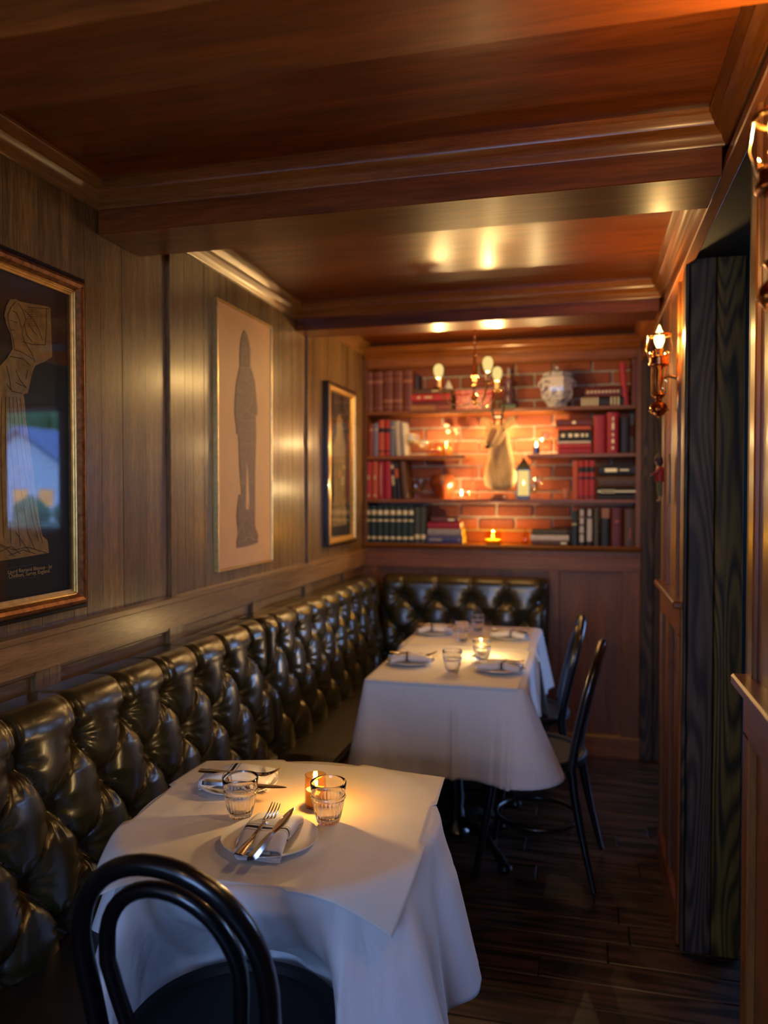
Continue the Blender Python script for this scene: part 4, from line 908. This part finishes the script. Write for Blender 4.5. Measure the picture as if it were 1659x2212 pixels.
ORD = ['first', 'second', 'third', 'fourth', 'fifth', 'sixth', 'seventh', 'eighth', 'ninth', 'tenth']
def lying(label, p0, p1, z0, th, colour, bands=(), gilt=GILT, group=None, turn=0, d=.16, yo=.0, tabs=()):
    x0, x1 = bx(p0, YB + yo), bx(p1, YB + yo)
    return book(label, th - .0008, x1 - x0, d, colour, ((x0 + x1) / 2, YB + yo, z0), 0, True, bands, gilt, group, turn, tabs)
G = 'old leather volumes at the left of the top shelf'
LT = plain('lighter_spine_band', (.28, .10, .05), rough=.5)  # lighter red-brown bands across the oxblood spines
for k in range(5):
    upright('%s tall oxblood leather volume from the left on the top shelf' % ORD[k], 784 + k * 21.4, 784 + (k + 1) * 21.4, .238, S1, 'oxblood', ((.10, .12), (.22, .30), (.74, .76), (.80, .82), (.93, .95)) if k in (2, 3) else ((.08, .10), (.70, .78), (.92, .94)), group=G, gilt=LT)
upright('small navy book standing behind the red stack on the top shelf', 893, 904, .225, S1, 'navy', yo=.09, d=.10)
G = 'stacked books right of the leather volumes on the top shelf'
lying('tan and brick book at the bottom of the red stack, top shelf', 888, 974, S1, .034, 'brick', ((.0, .62),), gilt=cover_mat('tan'), group=G, tabs=())
lying('thin maroon book second in the red stack, top shelf', 889, 970, S1 + .034, .022, 'maroon', group=G)
lying('bright red gilt-titled book third in the red stack, top shelf', 886, 972, S1 + .056, .042, 'red', tabs=((.18, .26, .4), (.36, .55, .3)), group=G)
lying('brown book on top of the red stack, top shelf', 893, 965, S1 + .098, .030, 'brown', tabs=((.55, .75, .3),), group=G)
o = link('cone_ornament', MB().lathe([(.0004, .0), (.026, 0), (.028, .006), (.014, .035), (.003, .054), (.0004, .056)], 20).mesh('cone_ornament'), CHINA); o.location = (bx(968, 4.53), 4.54, S1 + .128); o.rotation_euler = (0, 0, .3)
tag(o, 'small white cone-shaped ornament lying above the red stack', 'ornament')
# patterned red tin
TIN, n, l, b = new_mat('red_patterned_tin')
t = n.new('ShaderNodeTexCoord'); vv = n.new('ShaderNodeTexVoronoi'); vv.inputs['Scale'].default_value = 48; l.new(t.outputs['Object'], vv.inputs['Vector']); r = n.new('ShaderNodeValToRGB'); r.color_ramp.elements[0].color = (.62, .20, .05, 1); r.color_ramp.elements[1].color = (.42, .015, .012, 1); r.color_ramp.elements[0].position = .25; r.color_ramp.elements[1].position = .45
l.new(vv.outputs['Distance'], r.inputs[0]); l.new(r.outputs[0], b.inputs['Base Color']); b.inputs['Roughness'].default_value = .3
tn_ = thing('patterned_box', 'red box with an orange pattern behind the chandelier', 'box', ((bx(983) + bx(1062)) / 2, 4.54, S1))
hw = (bx(1062) - bx(983)) / 2; part('box_body', MB().box(-hw, hw, -.05, .05, 0, .088, .004), TIN, tn_); part('box_lid', MB().box(-hw - .002, hw + .002, -.052, .052, .088, .116, .004), TIN, tn_)
# painted figurine on a green foot
fg = thing('painted_figurine', 'slim painted blue and red figurine on a green base, top shelf', 'figurine', (bx(1098, 4.55), 4.55, S1))
part('base', MB().box(-.045, .045, -.03, .03, 0, .03, .004), plain('green_base', (.05, .11, .06), rough=.5), fg)
part('robe', MB().lathe([(.0004, .03), (.030, .03), (.034, .05), (.024, .10), (.020, .13), (.027, .155), (.024, .172), (.009, .180), (.0004, .181)], 20), plain('blue_red_glaze', (.13, .06, .10), rough=.3, nz=.9, nscale=30), fg)
part('head', MB().lathe([(.0004, .178), (.010, .182), (.013, .192), (.011, .203), (.004, .209), (.0004, .21)], 16), plain('painted_face', (.45, .25, .16), rough=.5), fg)
part('cap', MB().lathe([(.0135, .199), (.015, .202), (.011, .214), (.009, .232), (.010, .238), (.0004, .240)], 16), plain('painted_cap', (.35, .32, .35), rough=.5), fg)
# ginger jar
JAR, n, l, b = new_mat('blue_white_glaze')
t = n.new('ShaderNodeTexCoord'); nn_ = n.new('ShaderNodeTexNoise'); nn_.inputs['Scale'].default_value = 22; nn_.inputs['Detail'].default_value = 3; nn_.inputs['Distortion'].default_value = 2; l.new(t.outputs['Object'], nn_.inputs['Vector']); r = n.new('ShaderNodeValToRGB'); r.color_ramp.elements[0].color = (.62, .60, .62, 1); r.color_ramp.elements[1].color = (.12, .12, .24, 1); r.color_ramp.elements[0].position = .53; r.color_ramp.elements[1].position = .60
l.new(nn_.outputs['Fac'], r.inputs[0]); l.new(r.outputs[0], b.inputs['Base Color']); b.inputs['Roughness'].default_value = .15
jr = thing('ginger_jar', 'blue and white lidded porcelain jar on the top shelf', 'jar', (bx(1202, 4.56), 4.56, S1))
oct_ = lambda r, z, a: r * (1 / max(cos(((a + pi / 8) % (pi / 4)) - pi / 8), .1)) * .97
part('body', MB().lathe([(.0004, 0), (.056, 0), (.060, .006), (.052, .014), (.060, .030), (.082, .052), (.092, .080), (.094, .150), (.090, .170), (.080, .182), (.074, .188), (.0004, .188)], 48, rfn=oct_), JAR, jr, ang=20)
part('lid', MB().lathe([(.080, .186), (.082, .192), (.078, .200), (.060, .210), (.030, .218), (.012, .221), (.0004, .222)], 48, rfn=oct_), JAR, jr, ang=20)
part('knob', MB().lathe([(.006, .218), (.005, .224), (.010, .232), (.007, .242), (.0004, .245)], 16), JAR, jr)
for s_ in (1, -1): part('handle', MB().tube([(s_ * (.088 + .014 * sin(a * pi / 8)), 0, .14 + .018 * cos(a * pi / 8)) for a in range(9)], .006, 8), JAR, jr)
G = 'lying books right of the jar on the top shelf'
lying('black gilt-marked book lying under the maroon one, top shelf right', 1252, 1346, S1, .050, 'black', tabs=((.03, .06, .9), (.10, .13, .9), (.17, .20, .9), (.24, .27, .9), (.31, .34, .9), (.38, .41, .9), (.70, .73, .9), (.78, .81, .9), (.86, .89, .9)), group=G)
lying('maroon book with a row of gilt dots on the top shelf right', 1262, 1342, S1 + .050, .056, 'maroon', tabs=tuple((.06 + .1 * i, .11 + .1 * i, .22) for i in range(9)), group=G)
upright('tall red book leaning left at the right end of the top shelf', 1345, 1357, .236, S1, 'red', lean=-.085)
upright('tall maroon book upright at the right end of the top shelf', 1363, 1378, .238, S1, 'maroon', lean=0)
# second shelf left
G = 'books at the left of the second shelf'
for k, (a, b_, h_, c, nm) in enumerate(((786, 795, .185, 'slate', 'slim slate-grey book first from the left'), (796, 806, .190, 'brick', 'dull brick-red book second from the left'), (807, 817, .195, 'lavender', 'lavender book third from the left'), (818, 830, .212, 'orange', 'orange-red black-labelled book fourth from the left'), (831, 842, .210, 'red', 'red black-labelled book fifth from the left'), (843, 853, .206, 'slate', 'blue-grey book sixth from the left'))):
    upright(nm + ', second shelf', a, b_, h_, S2, c, ((.12, .16), (.66, .78)) if k in (3, 4) else ((.8, .83),), gilt=cover_mat('black') if k in (3, 4) else GILT, group=G)
upright('pale grey book leaning left on the second shelf', 856, 866, .205, S2, 'cream', lean=-.05, group=G)
upright('greyish white thin book leaning left on the second shelf', 868, 877, .198, S2, 'grey', lean=-.08, group=G)
# second shelf right
G = 'lying books at the right of the second shelf'
lying('crimson book at the bottom of the second-shelf stack', 1205, 1277, S2, .030, 'crimson', group=G); lying('red book second in the second-shelf stack', 1205, 1277, S2 + .030, .028, 'red', group=G)
lying('thin white book third in the second-shelf stack', 1204, 1275, S2 + .058, .014, 'white', group=G); lying('thick black gilt-lettered book in the second-shelf stack', 1205, 1276, S2 + .072, .060, 'black', tabs=((.1, .2, .3), (.32, .42, .35), (.5, .62, .3), (.7, .78, .3), (.84, .9, .3)), group=G)
lying('thin orange book fifth in the second-shelf stack', 1203, 1276, S2 + .132, .022, 'orange', group=G); lying('maroon book topmost in the second-shelf stack', 1200, 1278, S2 + .154, .040, 'maroon', tabs=((.45, .55, .4),), group=G)
upright('wide plain crimson book on the second shelf', 1281, 1309, .208, S2, 'crimson'); upright('crimson book with a column of gilt marks on the second shelf', 1310, 1336, .225, S2, 'crimson', tabs=((.10, .16, .16), (.25, .34, .18), (.42, .48, .14), (.58, .74, .18), (.80, .88, .14)))
upright('black book right of the crimson pair on the second shelf', 1338, 1360, .200, S2, 'black', yo=.02)
# third shelf left
G = 'books at the left of the third shelf'
for a, b_, c, nm in ((789, 803, 'red', 'bright red book first from the left'), (804, 816, 'orange', 'orange book second from the left'), (817, 829, 'crimson', 'crimson gilt-lined book third from the left'), (830, 845, 'crimson', 'plain crimson book fourth from the left')):
    upright(nm + ', third shelf', a, b_, .226, S3, c, tabs=((.1, .9, .12),) if 'lined' in nm else ((.06, .12, .5), (.5, .62, .4)) if c in ('red', 'orange') else (), group=G)
upright('black book with gilt circles leaning on the third shelf', 848, 857, .222, S3, 'black', lean=-.075, tabs=((.80, .90, .7), (.36, .62, .6)), group=G)
upright('black book with an orange label leaning on the third shelf', 858, 867, .216, S3, 'black', lean=-.10, tabs=((.58, .82, .85),), gilt=cover_mat('orange'), group=G)
upright('brown book leaning on the third shelf', 870, 882, .220, S3, 'brown', lean=-.10, group=G)
G = 'red set right of the glassware on the third shelf'
for k in range(4): upright('%s black-labelled red volume of the right-hand set, third shelf' % ORD[k], 1237 + k * 12, 1249 + k * 12, .214, S3, 'orange' if k == 0 else 'red', ((.05, .08), (.52, .58), (.70, .84)) if k else (), gilt=cover_mat('black'), group=G)
G = 'lying dark books at the right of the third shelf'
lying('dark thin book at the bottom of the right stack, third shelf', 1290, 1374, S3, .024, 'black', group=G); lying('black book with a gold stripe in the right stack, third shelf', 1289, 1376, S3 + .024, .040, 'black', tabs=((.02, .98, .22), (.10, .45, .42)), group=G)
lying('thick brown book in the right stack, third shelf', 1292, 1376, S3 + .064, .066, 'brown', group=G); lying('black gilt-titled book topmost of the right stack, third shelf', 1294, 1374, S3 + .130, .062, 'black', tabs=((.15, .48, .30), (.56, .80, .14)), group=G)
# ledge
G = 'green gilt-banded set at the left of the bottom shelf'
for k in range(8): upright('%s dark green gilt-banded volume from the left on the bottom shelf' % ORD[k], 785 + k * 13.6, 785 + (k + 1) * 13.6, .218, S4, 'green', ((.10, .17), (.58, .63), (.76, .88)), group=G)
for k in range(2): upright('%s sage book with a gold foot, right of the green set' % ('left' if k == 0 else 'right'), 894.5 + k * 12.5, 907 + k * 12.5, .212, S4, 'sage', ((.12, .24),), group='sage gold-footed books on the bottom shelf')
G = 'short lying stack at the left of the bottom shelf'
lying('thick blue book lying at the bottom, bottom shelf left', 922, 1000, S4, .046, 'blue', tabs=((.08, .42, .3), (.88, .93, .4)), group=G, gilt=cover_mat('grey')); lying('grey book lying on the blue one', 924, 998, S4 + .046, .040, 'grey', group=G)
lying('red book lying on the grey one', 924, 994, S4 + .086, .038, 'crimson', group=G); lying('maroon book topmost of the bottom shelf left stack', 932, 990, S4 + .124, .030, 'maroon', tabs=((.62, .85, .3),), group=G, turn=.12)
G = 'flat books right of the bottom shelf candle'
lying('thin brown book lying under the white one', 1149, 1228, S4, .026, 'brown', tabs=((.80, .95, .4),), group=G); lying('white book lying in the middle of the flat stack', 1146, 1229, S4 + .026, .032, 'white', group=G); lying('olive book lying on the white one', 1149, 1226, S4 + .058, .030, 'olive', group=G)
G = 'dark upright books at the right of the bottom shelf'
upright('dark green book left of the white-lettered ones, bottom shelf', 1236, 1248, .195, S4, 'green', ((.6, .63),), group=G)
WH = plain('white_spine_print', (.55, .52, .50), rough=.6)
upright('black book with bold white spine lettering, bottom shelf', 1250, 1264, .212, S4, 'black', tabs=((.10, .30, .65), (.34, .52, .65), (.57, .74, .6), (.78, .95, .6)), gilt=WH, group=G)
upright('white and cream striped spine beside the black one, bottom shelf', 1266, 1281, .212, S4, 'black', tabs=((.12, .72, .7), (.78, .96, .5)), gilt=WH, group=G)
upright('olive book right of the striped spine, bottom shelf', 1283, 1294, .210, S4, 'olive', group=G)
upright('black book with an orange top label, bottom shelf', 1298, 1318, .216, S4, 'black', tabs=((.72, .97, .85),), gilt=cover_mat('tan'), group=G)
upright('maroon book with a small ember-coloured mark, bottom shelf', 1320, 1346, .212, S4, 'maroon', tabs=((.62, .68, .3),), gilt=cover_mat('orange'), group=G); upright('brown book at the right end of the bottom shelf', 1348, 1374, .206, S4, 'brown', tabs=((.2, .5, .1),), gilt=cover_mat('orange'), group=G)
# candles, lantern, glassware
def on_shelf(px, yy, S): return (bx(px, yy), yy, S)
candle('lit candle glass with flowers beside it, left of the animal head', on_shelf(964, 4.53, S2), .075, .028, thin_glass('yellow_glass', (.98, .80, .35), 1.5), P_SHELF, seg=40, wax=.6)
candle('lit candle in a small dark cup, right of the animal head', on_shelf(1158, 4.52, S2), .045, .020, thin_glass('smoky_blue_glass', (.35, .40, .70), 1.5), P_SHELF * 1.3, seg=32, wax=.8)
candle('lit squat candle on the third shelf, left of the animal mount', on_shelf(997, 4.52, S3), .034, .026, CLEAR, P_SHELF, seg=32, wax=.5)
candle('glowing yellow candle cup on the bottom shelf', on_shelf(1065, 4.50, S4), .075, .045, thin_glass('lemon_glass', (1.0, .80, .20), 1.4), P_SHELF * 1.2, seg=48, wax=.35)
ln = thing('lantern', 'black metal lantern with a glowing panel beside the animal mount', 'lantern', on_shelf(1131, 4.50, S3))
part('base', MB().box(-.036, .036, -.036, .036, 0, .018, .003), BLACKI, ln)
for a, b_ in ((1, 1), (1, -1), (-1, 1), (-1, -1)): part('post', MB().box(a * .034 - .003, a * .034 + .003, b_ * .034 - .003, b_ * .034 + .003, .018, .165), BLACKI, ln, smooth=False)
for k in range(4): part('lantern_pane', MB().box(-.030, .030, -.001, .001, .02, .163).xf(Matrix.Rotation(k * pi / 2, 4, 'Z') @ Matrix.Translation((0, -.034, 0))), glow('frosted_glowing_pane', (1, .70, .22), 1.0, clear=.45) if k == 0 else bpy.data.materials['frosted_glowing_pane'], ln, smooth=False)
part('roof', MB().lathe([(.0575, .163), (.0575, .170), (.030, .205), (.014, .222), (.012, .235), (.0004, .237)], 4, M=Matrix.Rotation(pi / 4, 4, 'Z')), BLACKI, ln, smooth=False)
part('hanging_loop', MB().tube([(.012 * cos(a * pi / 8), 0, .246 + .012 * sin(a * pi / 8)) for a in range(16)], .002, 6, closed=True), BLACKI, ln)
part('pillar_candle', MB().lathe([(.0004, .018), (.019, .018), (.019, .075), (.0004, .074)], 20), WAX, ln); part('flame', MB().lathe([(.0004, .080), (.004, .088), (.003, .098), (.0004, .108)], 10), FLAMEM, ln); point('lantern_light', (0, 0, .120), P_SHELF * 1.6, FLAME, .01, ln)
gob = MB().lathe([(.0004, 0), (.026, 0), (.026, .002), (.004, .006), (.003, .05), (.006, .056), (.020, .066), (.028, .085), (.029, .105), (.026, .130), (.025, .130), (.028, .104), (.027, .086), (.018, .069), (.0004, .062)], 32).mesh('goblet')
gob2 = MB().lathe([(.0004, 0), (.022, 0), (.022, .002), (.004, .005), (.0035, .03), (.018, .036), (.026, .055), (.027, .075), (.025, .095), (.024, .095), (.026, .074), (.025, .056), (.016, .038), (.0004, .034)], 32).mesh('goblet')
for lb, px, yy, S, me in (('tall stemmed glass beside the pale leaning books', 886, 4.50, S2, gob), ('tall stemmed glass behind the first, second shelf', 899, 4.60, S2, gob), ('short stemmed glass right of the tall ones, second shelf', 915, 4.55, S2, gob2), ('tall stemmed glass right of the dark candle cup', 1178, 4.52, S2, gob), ('stemmed glass touching the second-shelf stack', 1190, 4.61, S2, gob), ('short stemmed glass beside the leaning brown book, third shelf', 898, 4.50, S3, gob2), ('tall stemmed glass behind the short one, third shelf', 909, 4.58, S3, gob), ('tall stemmed glass right of the lantern', 1163, 4.50, S3, gob), ('short stemmed glass behind the lantern', 1152, 4.60, S3, gob2)):
    o = link('goblet', me, CLEAR); o.location = on_shelf(px, yy, S); tag(o, lb, 'glass', 'stemmed glasses among the books')
bt = MB().lathe([(.0004, 0), (.020, 0), (.022, .004), (.022, .050), (.014, .064), (.007, .072), (.007, .088), (.009, .092), (.0004, .093)], 24).mesh('bottle')
for lb, px, yy, S, mt in (('small amber bottle left of the yellow candle', 929, 4.58, S2, AMBER), ('second small bottle left of the yellow candle', 943, 4.55, S2, AMBER), ('small clear bottle nearest the yellow candle', 951, 4.62, S2, CLEAR), ('small bottle right of the bottom shelf candle', 1135, 4.52, S4, AMBER)):
    o = link('bottle', bt, mt); o.location = on_shelf(px, yy, S); tag(o, lb, 'bottle', 'small bottles among the books')
dc = thing('decanter', 'clear glass decanter with a tall stopper, third shelf', 'decanter', on_shelf(1020, 4.58, S3))
part('body', MB().lathe([(.0004, 0), (.034, 0), (.038, .006), (.036, .04), (.024, .075), (.012, .10), (.009, .14), (.014, .150), (.0004, .151)], 32), CLEAR, dc)
part('stopper', MB().lathe([(.0004, .150), (.007, .152), (.006, .162), (.015, .175), (.018, .190), (.012, .204), (.006, .212), (.011, .224), (.007, .236), (.0004, .245)], 12), CLEAR, dc)
cup = MB().lathe([(.0004, 0), (.014, 0), (.016, .004), (.022, .045), (.0235, .06), (.022, .06), (.020, .045), (.0004, .01)], 24)
o = link('small_cup', cup.mesh('small_cup'), plain('pink_glaze', (.5, .2, .14), rough=.3)); o.location = on_shelf(1224, 4.50, S3); tag(o, 'small pinkish cup left of the red set, third shelf', 'cup')
# carved dark wood lump left of the mount
o = thing('carved_bowl', 'dark reddish carved bowl behind the squat candle, third shelf', 'bowl', on_shelf(957, 4.58, S3))
part('bowl', MB().lathe([(.0004, 0), (.028, 0), (.032, .008), (.060, .045), (.076, .085), (.072, .12), (.060, .145), (.056, .143), (.066, .12), (.068, .085), (.0004, .03)], 28, rfn=lambda r, z, a: r * (1 + .06 * sin(5 * a + z * 30))), plain('polished_cherry', (.20, .045, .015), rough=.3, nz=.5, nscale=18), o)
# flowers by the yellow candle
fw = thing('flower_sprig', 'small sprig of pale and pink flowers behind the yellow candle', 'flowers', on_shelf(975, 4.62, S2))
part('sprig_vase', MB().lathe([(.0004, 0), (.012, 0), (.016, .02), (.010, .05), (.012, .065), (.0004, .066)], 16), CLEAR, fw)
STEM = plain('flower_stem', (.03, .05, .015), rough=.7)
for k, (dx, dz, c) in enumerate(((-.03, .185, (.7, .6, .45)), (-.020, .150, (.75, .65, .45)), (.022, .160, (.65, .30, .18)), (.034, .140, (.6, .22, .15)))):
    part('stem', MB().tube([(0, 0, .05), (dx * .4, 0, dz * .7), (dx, 0, dz)], .0018, 6), STEM, fw)
    part('blossom', MB().lathe([(.0004, -.012), (.010, -.006), (.015, .002), (.010, .010), (.0004, .012)], 14, (dx, 0, dz), rfn=lambda r, z, a: r * (1 + .25 * sin(5 * a))), plain('blossom_%d' % k, c, rough=.7), fw)
# ================================================================== ANIMAL HEAD MOUNT
def skin(name, verts, edges, radii, mat, parent, root=0, sub=2):
    me = bpy.data.meshes.new(name); me.from_pydata([tuple(v) for v in verts], edges, []); o = bpy.data.objects.new(name, me); COL.objects.link(o)
    md = o.modifiers.new('skin', 'SKIN'); md.use_smooth_shade = True
    for i, r_ in enumerate(radii): me.skin_vertices[0].data[i].radius = r_ if isinstance(r_, tuple) else (r_, r_)
    me.skin_vertices[0].data[root].use_root = True
    s_ = o.modifiers.new('smooth', 'SUBSURF'); s_.levels = sub; s_.render_levels = sub
    bpy.context.view_layer.update(); dg = bpy.context.evaluated_depsgraph_get(); nm2 = bpy.data.meshes.new_from_object(o.evaluated_get(dg)); bpy.data.objects.remove(o)
    nm2.name = name; nm2.materials.clear(); nm2.polygons.foreach_set('use_smooth', [True] * len(nm2.polygons)); return link(name, nm2, mat, parent)
FUR, n, l, b = new_mat('antelope_fur')
t = n.new('ShaderNodeTexCoord'); x = n.new('ShaderNodeTexNoise'); x.inputs['Scale'].default_value = 40; x.inputs['Detail'].default_value = 6; mp = n.new('ShaderNodeMapping'); mp.inputs['Scale'].default_value = (1, 1, .3); l.new(t.outputs['Object'], mp.inputs[0]); l.new(mp.outputs[0], x.inputs['Vector'])
r = n.new('ShaderNodeValToRGB'); r.color_ramp.elements[0].position = .3; r.color_ramp.elements[1].position = .7; r.color_ramp.elements[0].color = (.52, .32, .14, 1); r.color_ramp.elements[1].color = (.78, .55, .28, 1); l.new(x.outputs['Fac'], r.inputs[0]); l.new(r.outputs[0], b.inputs['Base Color']); b.inputs['Roughness'].default_value = .85
bp = n.new('ShaderNodeBump'); bp.inputs['Strength'].default_value = .6; bp.inputs['Distance'].default_value = .004; l.new(x.outputs['Fac'], bp.inputs['Height']); l.new(bp.outputs[0], b.inputs['Normal'])
DARKFUR = plain('face_blaze_fur', (.22, .10, .06), rough=.8, nz=.2, nscale=60); NOSE = plain('dark_nose', (.015, .012, .012), rough=.35); HORN = plain('ringed_horn', (.035, .022, .012), rough=.5, nz=.3, nscale=90, bump=.4)
dr = thing('mounted_antelope_head', 'mounted antelope head and chest with slim horns, centre of the bookcase', 'mount', (bx(1078, 4.50), 4.50, S3))
part('plinth', MB().lathe([(.0004, 0), (.050, 0), (.052, .008), (.046, .014), (.044, .022), (.048, .028), (.0004, .028)], 28), plain('red_brown_plinth', (.18, .04, .02), rough=.4), dr)
hx, hy, hz = 0, -.072, .386              # poll
V = [(.004, .005, .045), (.004, -.002, .10), (.008, -.006, .17), (.010, -.016, .230), (.008, -.034, .285), (.004, -.054, .340), (hx, hy, hz), (-.006, -.108, .378), (-.014, -.134, .345), (-.027, -.158, .312), (-.036, -.176, .288)]
skin('head_and_neck', V, [(i, i + 1) for i in range(len(V) - 1)], [(.078, .056), (.102, .068), (.098, .068), (.082, .060), (.068, .054), (.062, .054), (.054, .050), (.060, .054), (.056, .050), (.040, .036), (.024, .022)], FUR, dr)
fb = [(-.008, -.158, .396), (-.017, -.176, .368), (-.030, -.188, .334), (-.041, -.194, .304)]
skin('face_blaze', fb, [(0, 1), (1, 2), (2, 3)], [(.024, .012), (.021, .012), (.017, .012), (.013, .010)], DARKFUR, dr)
part('nose', MB().lathe([(.0004, -.012), (.013, -.008), (.018, 0), (.013, .008), (.0004, .010)], 16, (-.045, -.196, .288)), NOSE, dr)
for s_ in (1, -1):
    part('eye', MB().lathe([(.0004, -.0075), (.006, -.004), (.0075, 0), (.006, .004), (.0004, .0075)], 12, (-.008 + s_ * .050, -.134, .384)), NOSE, dr)
    pts = [(hx + s_ * .014, hy - .010, hz + .025), (hx + s_ * .020, hy + .002, hz + .065), (hx + s_ * .030 - .004, hy + .010, hz + .115), (hx + s_ * .034 - .006, hy + .006, hz + .160), (hx + s_ * .030 - .006, hy - .006, hz + .195)]
    part('horn', MB().tube(pts, [.0085, .0078, .0062, .0044, .0018], 10), HORN, dr)
    m = MB(); a0 = Vector((hx + s_ * .030, hy + .006, hz + .015)); tip = Vector((hx + s_ * .092, hy - .01, hz + .078)); ax = tip - a0; sd = Vector((ax.z, 0, -ax.x)).normalized() * s_
    def ear(u, v, a0=a0, ax=ax, sd=sd): 
        w_ = .026 * sin(pi * min(1, .12 + .88 * v)) ** .8; q = a0 + ax * v + sd * (u - .5) * 2 * w_; return (q.x, q.y + .012 * (1 - (2 * u - 1) ** 2) - .004, q.z)
    m.grid(ear, 9, 12); o = part('ear', m, FUR, dr, ang=80); md = o.modifiers.new('thickness', 'SOLIDIFY'); md.thickness = .004
# fill lamp added under the top shelf to brighten the brick and the mount
sl = thing('shelf_fill_lamp', 'small fill lamp added under the top shelf to light the animal mount', 'lamp', (bx(1074, 4.6), 4.60, S1 - .022))
part('lamp_body', MB().box(-.034, .034, -.012, .012, -.012, 0, .003), BRASS, sl); part('lamp_diffuser', MB().box(-.030, .030, -.008, .008, -.014, -.012), glow('warm_diffuser', (1, .6, .25), 6), sl, smooth=False)
la = bpy.data.lights.new('shelf_fill_light', 'AREA'); la.shape = 'RECTANGLE'; la.size = .055; la.size_y = .014; la.energy = 4.5; la.color = WARM
o = bpy.data.objects.new('shelf_fill_light', la); COL.objects.link(o); o.parent = sl; o.location = (0, 0, -.016)
# ================================================================== CARVED FIGURE ON THE FAR PIER
st = thing('carved_figure', 'painted wall figure of a boy in red jacket and dark cap holding a stick', 'figurine', (.262, 2.955, 1.42), 0)
part('back_board', MB().prism([(-.012, -.005), (.014, -.005), (.018, .06), (.016, .13), (.003, .172), (-.012, .13), (-.016, .06)], 'x', .030, .037), plain('figure_back_board', (.05, .02, .01), rough=.4), st)
SKINM = plain('painted_flesh', (.42, .22, .11), rough=.5); JACK = plain('red_jacket', (.36, .018, .015), rough=.45); TROU = plain('olive_breeches', (.10, .095, .03), rough=.6, nz=.3, nscale=60); CAPM = plain('dark_felt_cap', (.035, .012, .018), rough=.6)
V = [(.0, 0, .088), (-.001, 0, .068), (0, -.010, .060), (.002, -.011, .034), (.003, -.012, .008), (-.008, -.012, .003), (0, .010, .060), (.000, .011, .034), (.001, .012, .008), (-.010, .012, .003), (-.002, 0, .105), (-.003, 0, .120), (-.004, 0, .129), (-.006, 0, .140), (-.008, 0, .150),
     (-.004, -.014, .116), (-.014, -.018, .102), (-.028, -.012, .098), (-.004, .014, .116), (.006, .020, .100), (.010, .018, .084)]
Ed = [(0, 1), (1, 2), (2, 3), (3, 4), (4, 5), (1, 6), (6, 7), (7, 8), (8, 9), (0, 10), (10, 11), (11, 12), (12, 13), (13, 14), (11, 15), (15, 16), (16, 17), (11, 18), (18, 19), (19, 20)]
skin('body', V, Ed, [.011, .012, .008, .006, .0045, .004, .008, .006, .0045, .004, .0115, .012, .0055, .0115, .011, .006, .0045, .0038, .006, .0045, .004], SKINM, st)
part('jacket', MB().lathe([(.015, .072), (.0155, .076), (.0138, .090), (.015, .105), (.0152, .118), (.009, .127), (.006, .128)], 20, rfn=lambda r, z, a: r * (1 + .06 * sin(6 * a))), JACK, st)
for pts in ([(-.004, -.014, .118), (-.013, -.018, .104), (-.024, -.014, .0995)], [(-.004, .014, .118), (.006, .020, .102), (.009, .019, .090)]): part('sleeve', MB().tube(pts, [.008, .0065, .0055], 10), JACK, st)
for s_ in (1, -1): part('breeches_leg', MB().tube([(-.001, s_ * .006, .074), (0, s_ * .0105, .058), (.001, s_ * .0115, .034), (.002, s_ * .012, .020)], [.010, .0095, .0082, .0062], 12), TROU, st)
part('cap', MB().lathe([(.0145, .1475), (.0155, .150), (.014, .158), (.009, .166), (.005, .171), (.003, .176), (.0003, .178)], 18, (-.004, 0, 0)), CAPM, st)
part('hair', MB().lathe([(.0003, .128), (.008, .130), (.0125, .138), (.0130, .149), (.0003, .152)], 16, (-.001, 0, 0)), CAPM, st)
part('nose', MB().lathe([(.0003, -.002), (.0022, 0), (.0003, .003)], 8, (-.0185, 0, .143)), SKINM, st)
for k in range(4): part('finger', MB().tube([(-.028, -.013 + k * .0, .1005 - k * .0026), (-.0325, -.010, .1008 - k * .0026), (-.031, -.006, .1005 - k * .0026)], .0012, 6), SKINM, st)
part('thumb', MB().tube([(-.027, -.010, .102), (-.030, -.006, .103)], .0013, 6), SKINM, st)
part('stick', MB().tube([(-.031, -.009, .128), (-.030, -.009, .098), (-.025, -.009, .060)], .0022, 8), CAPM, st)
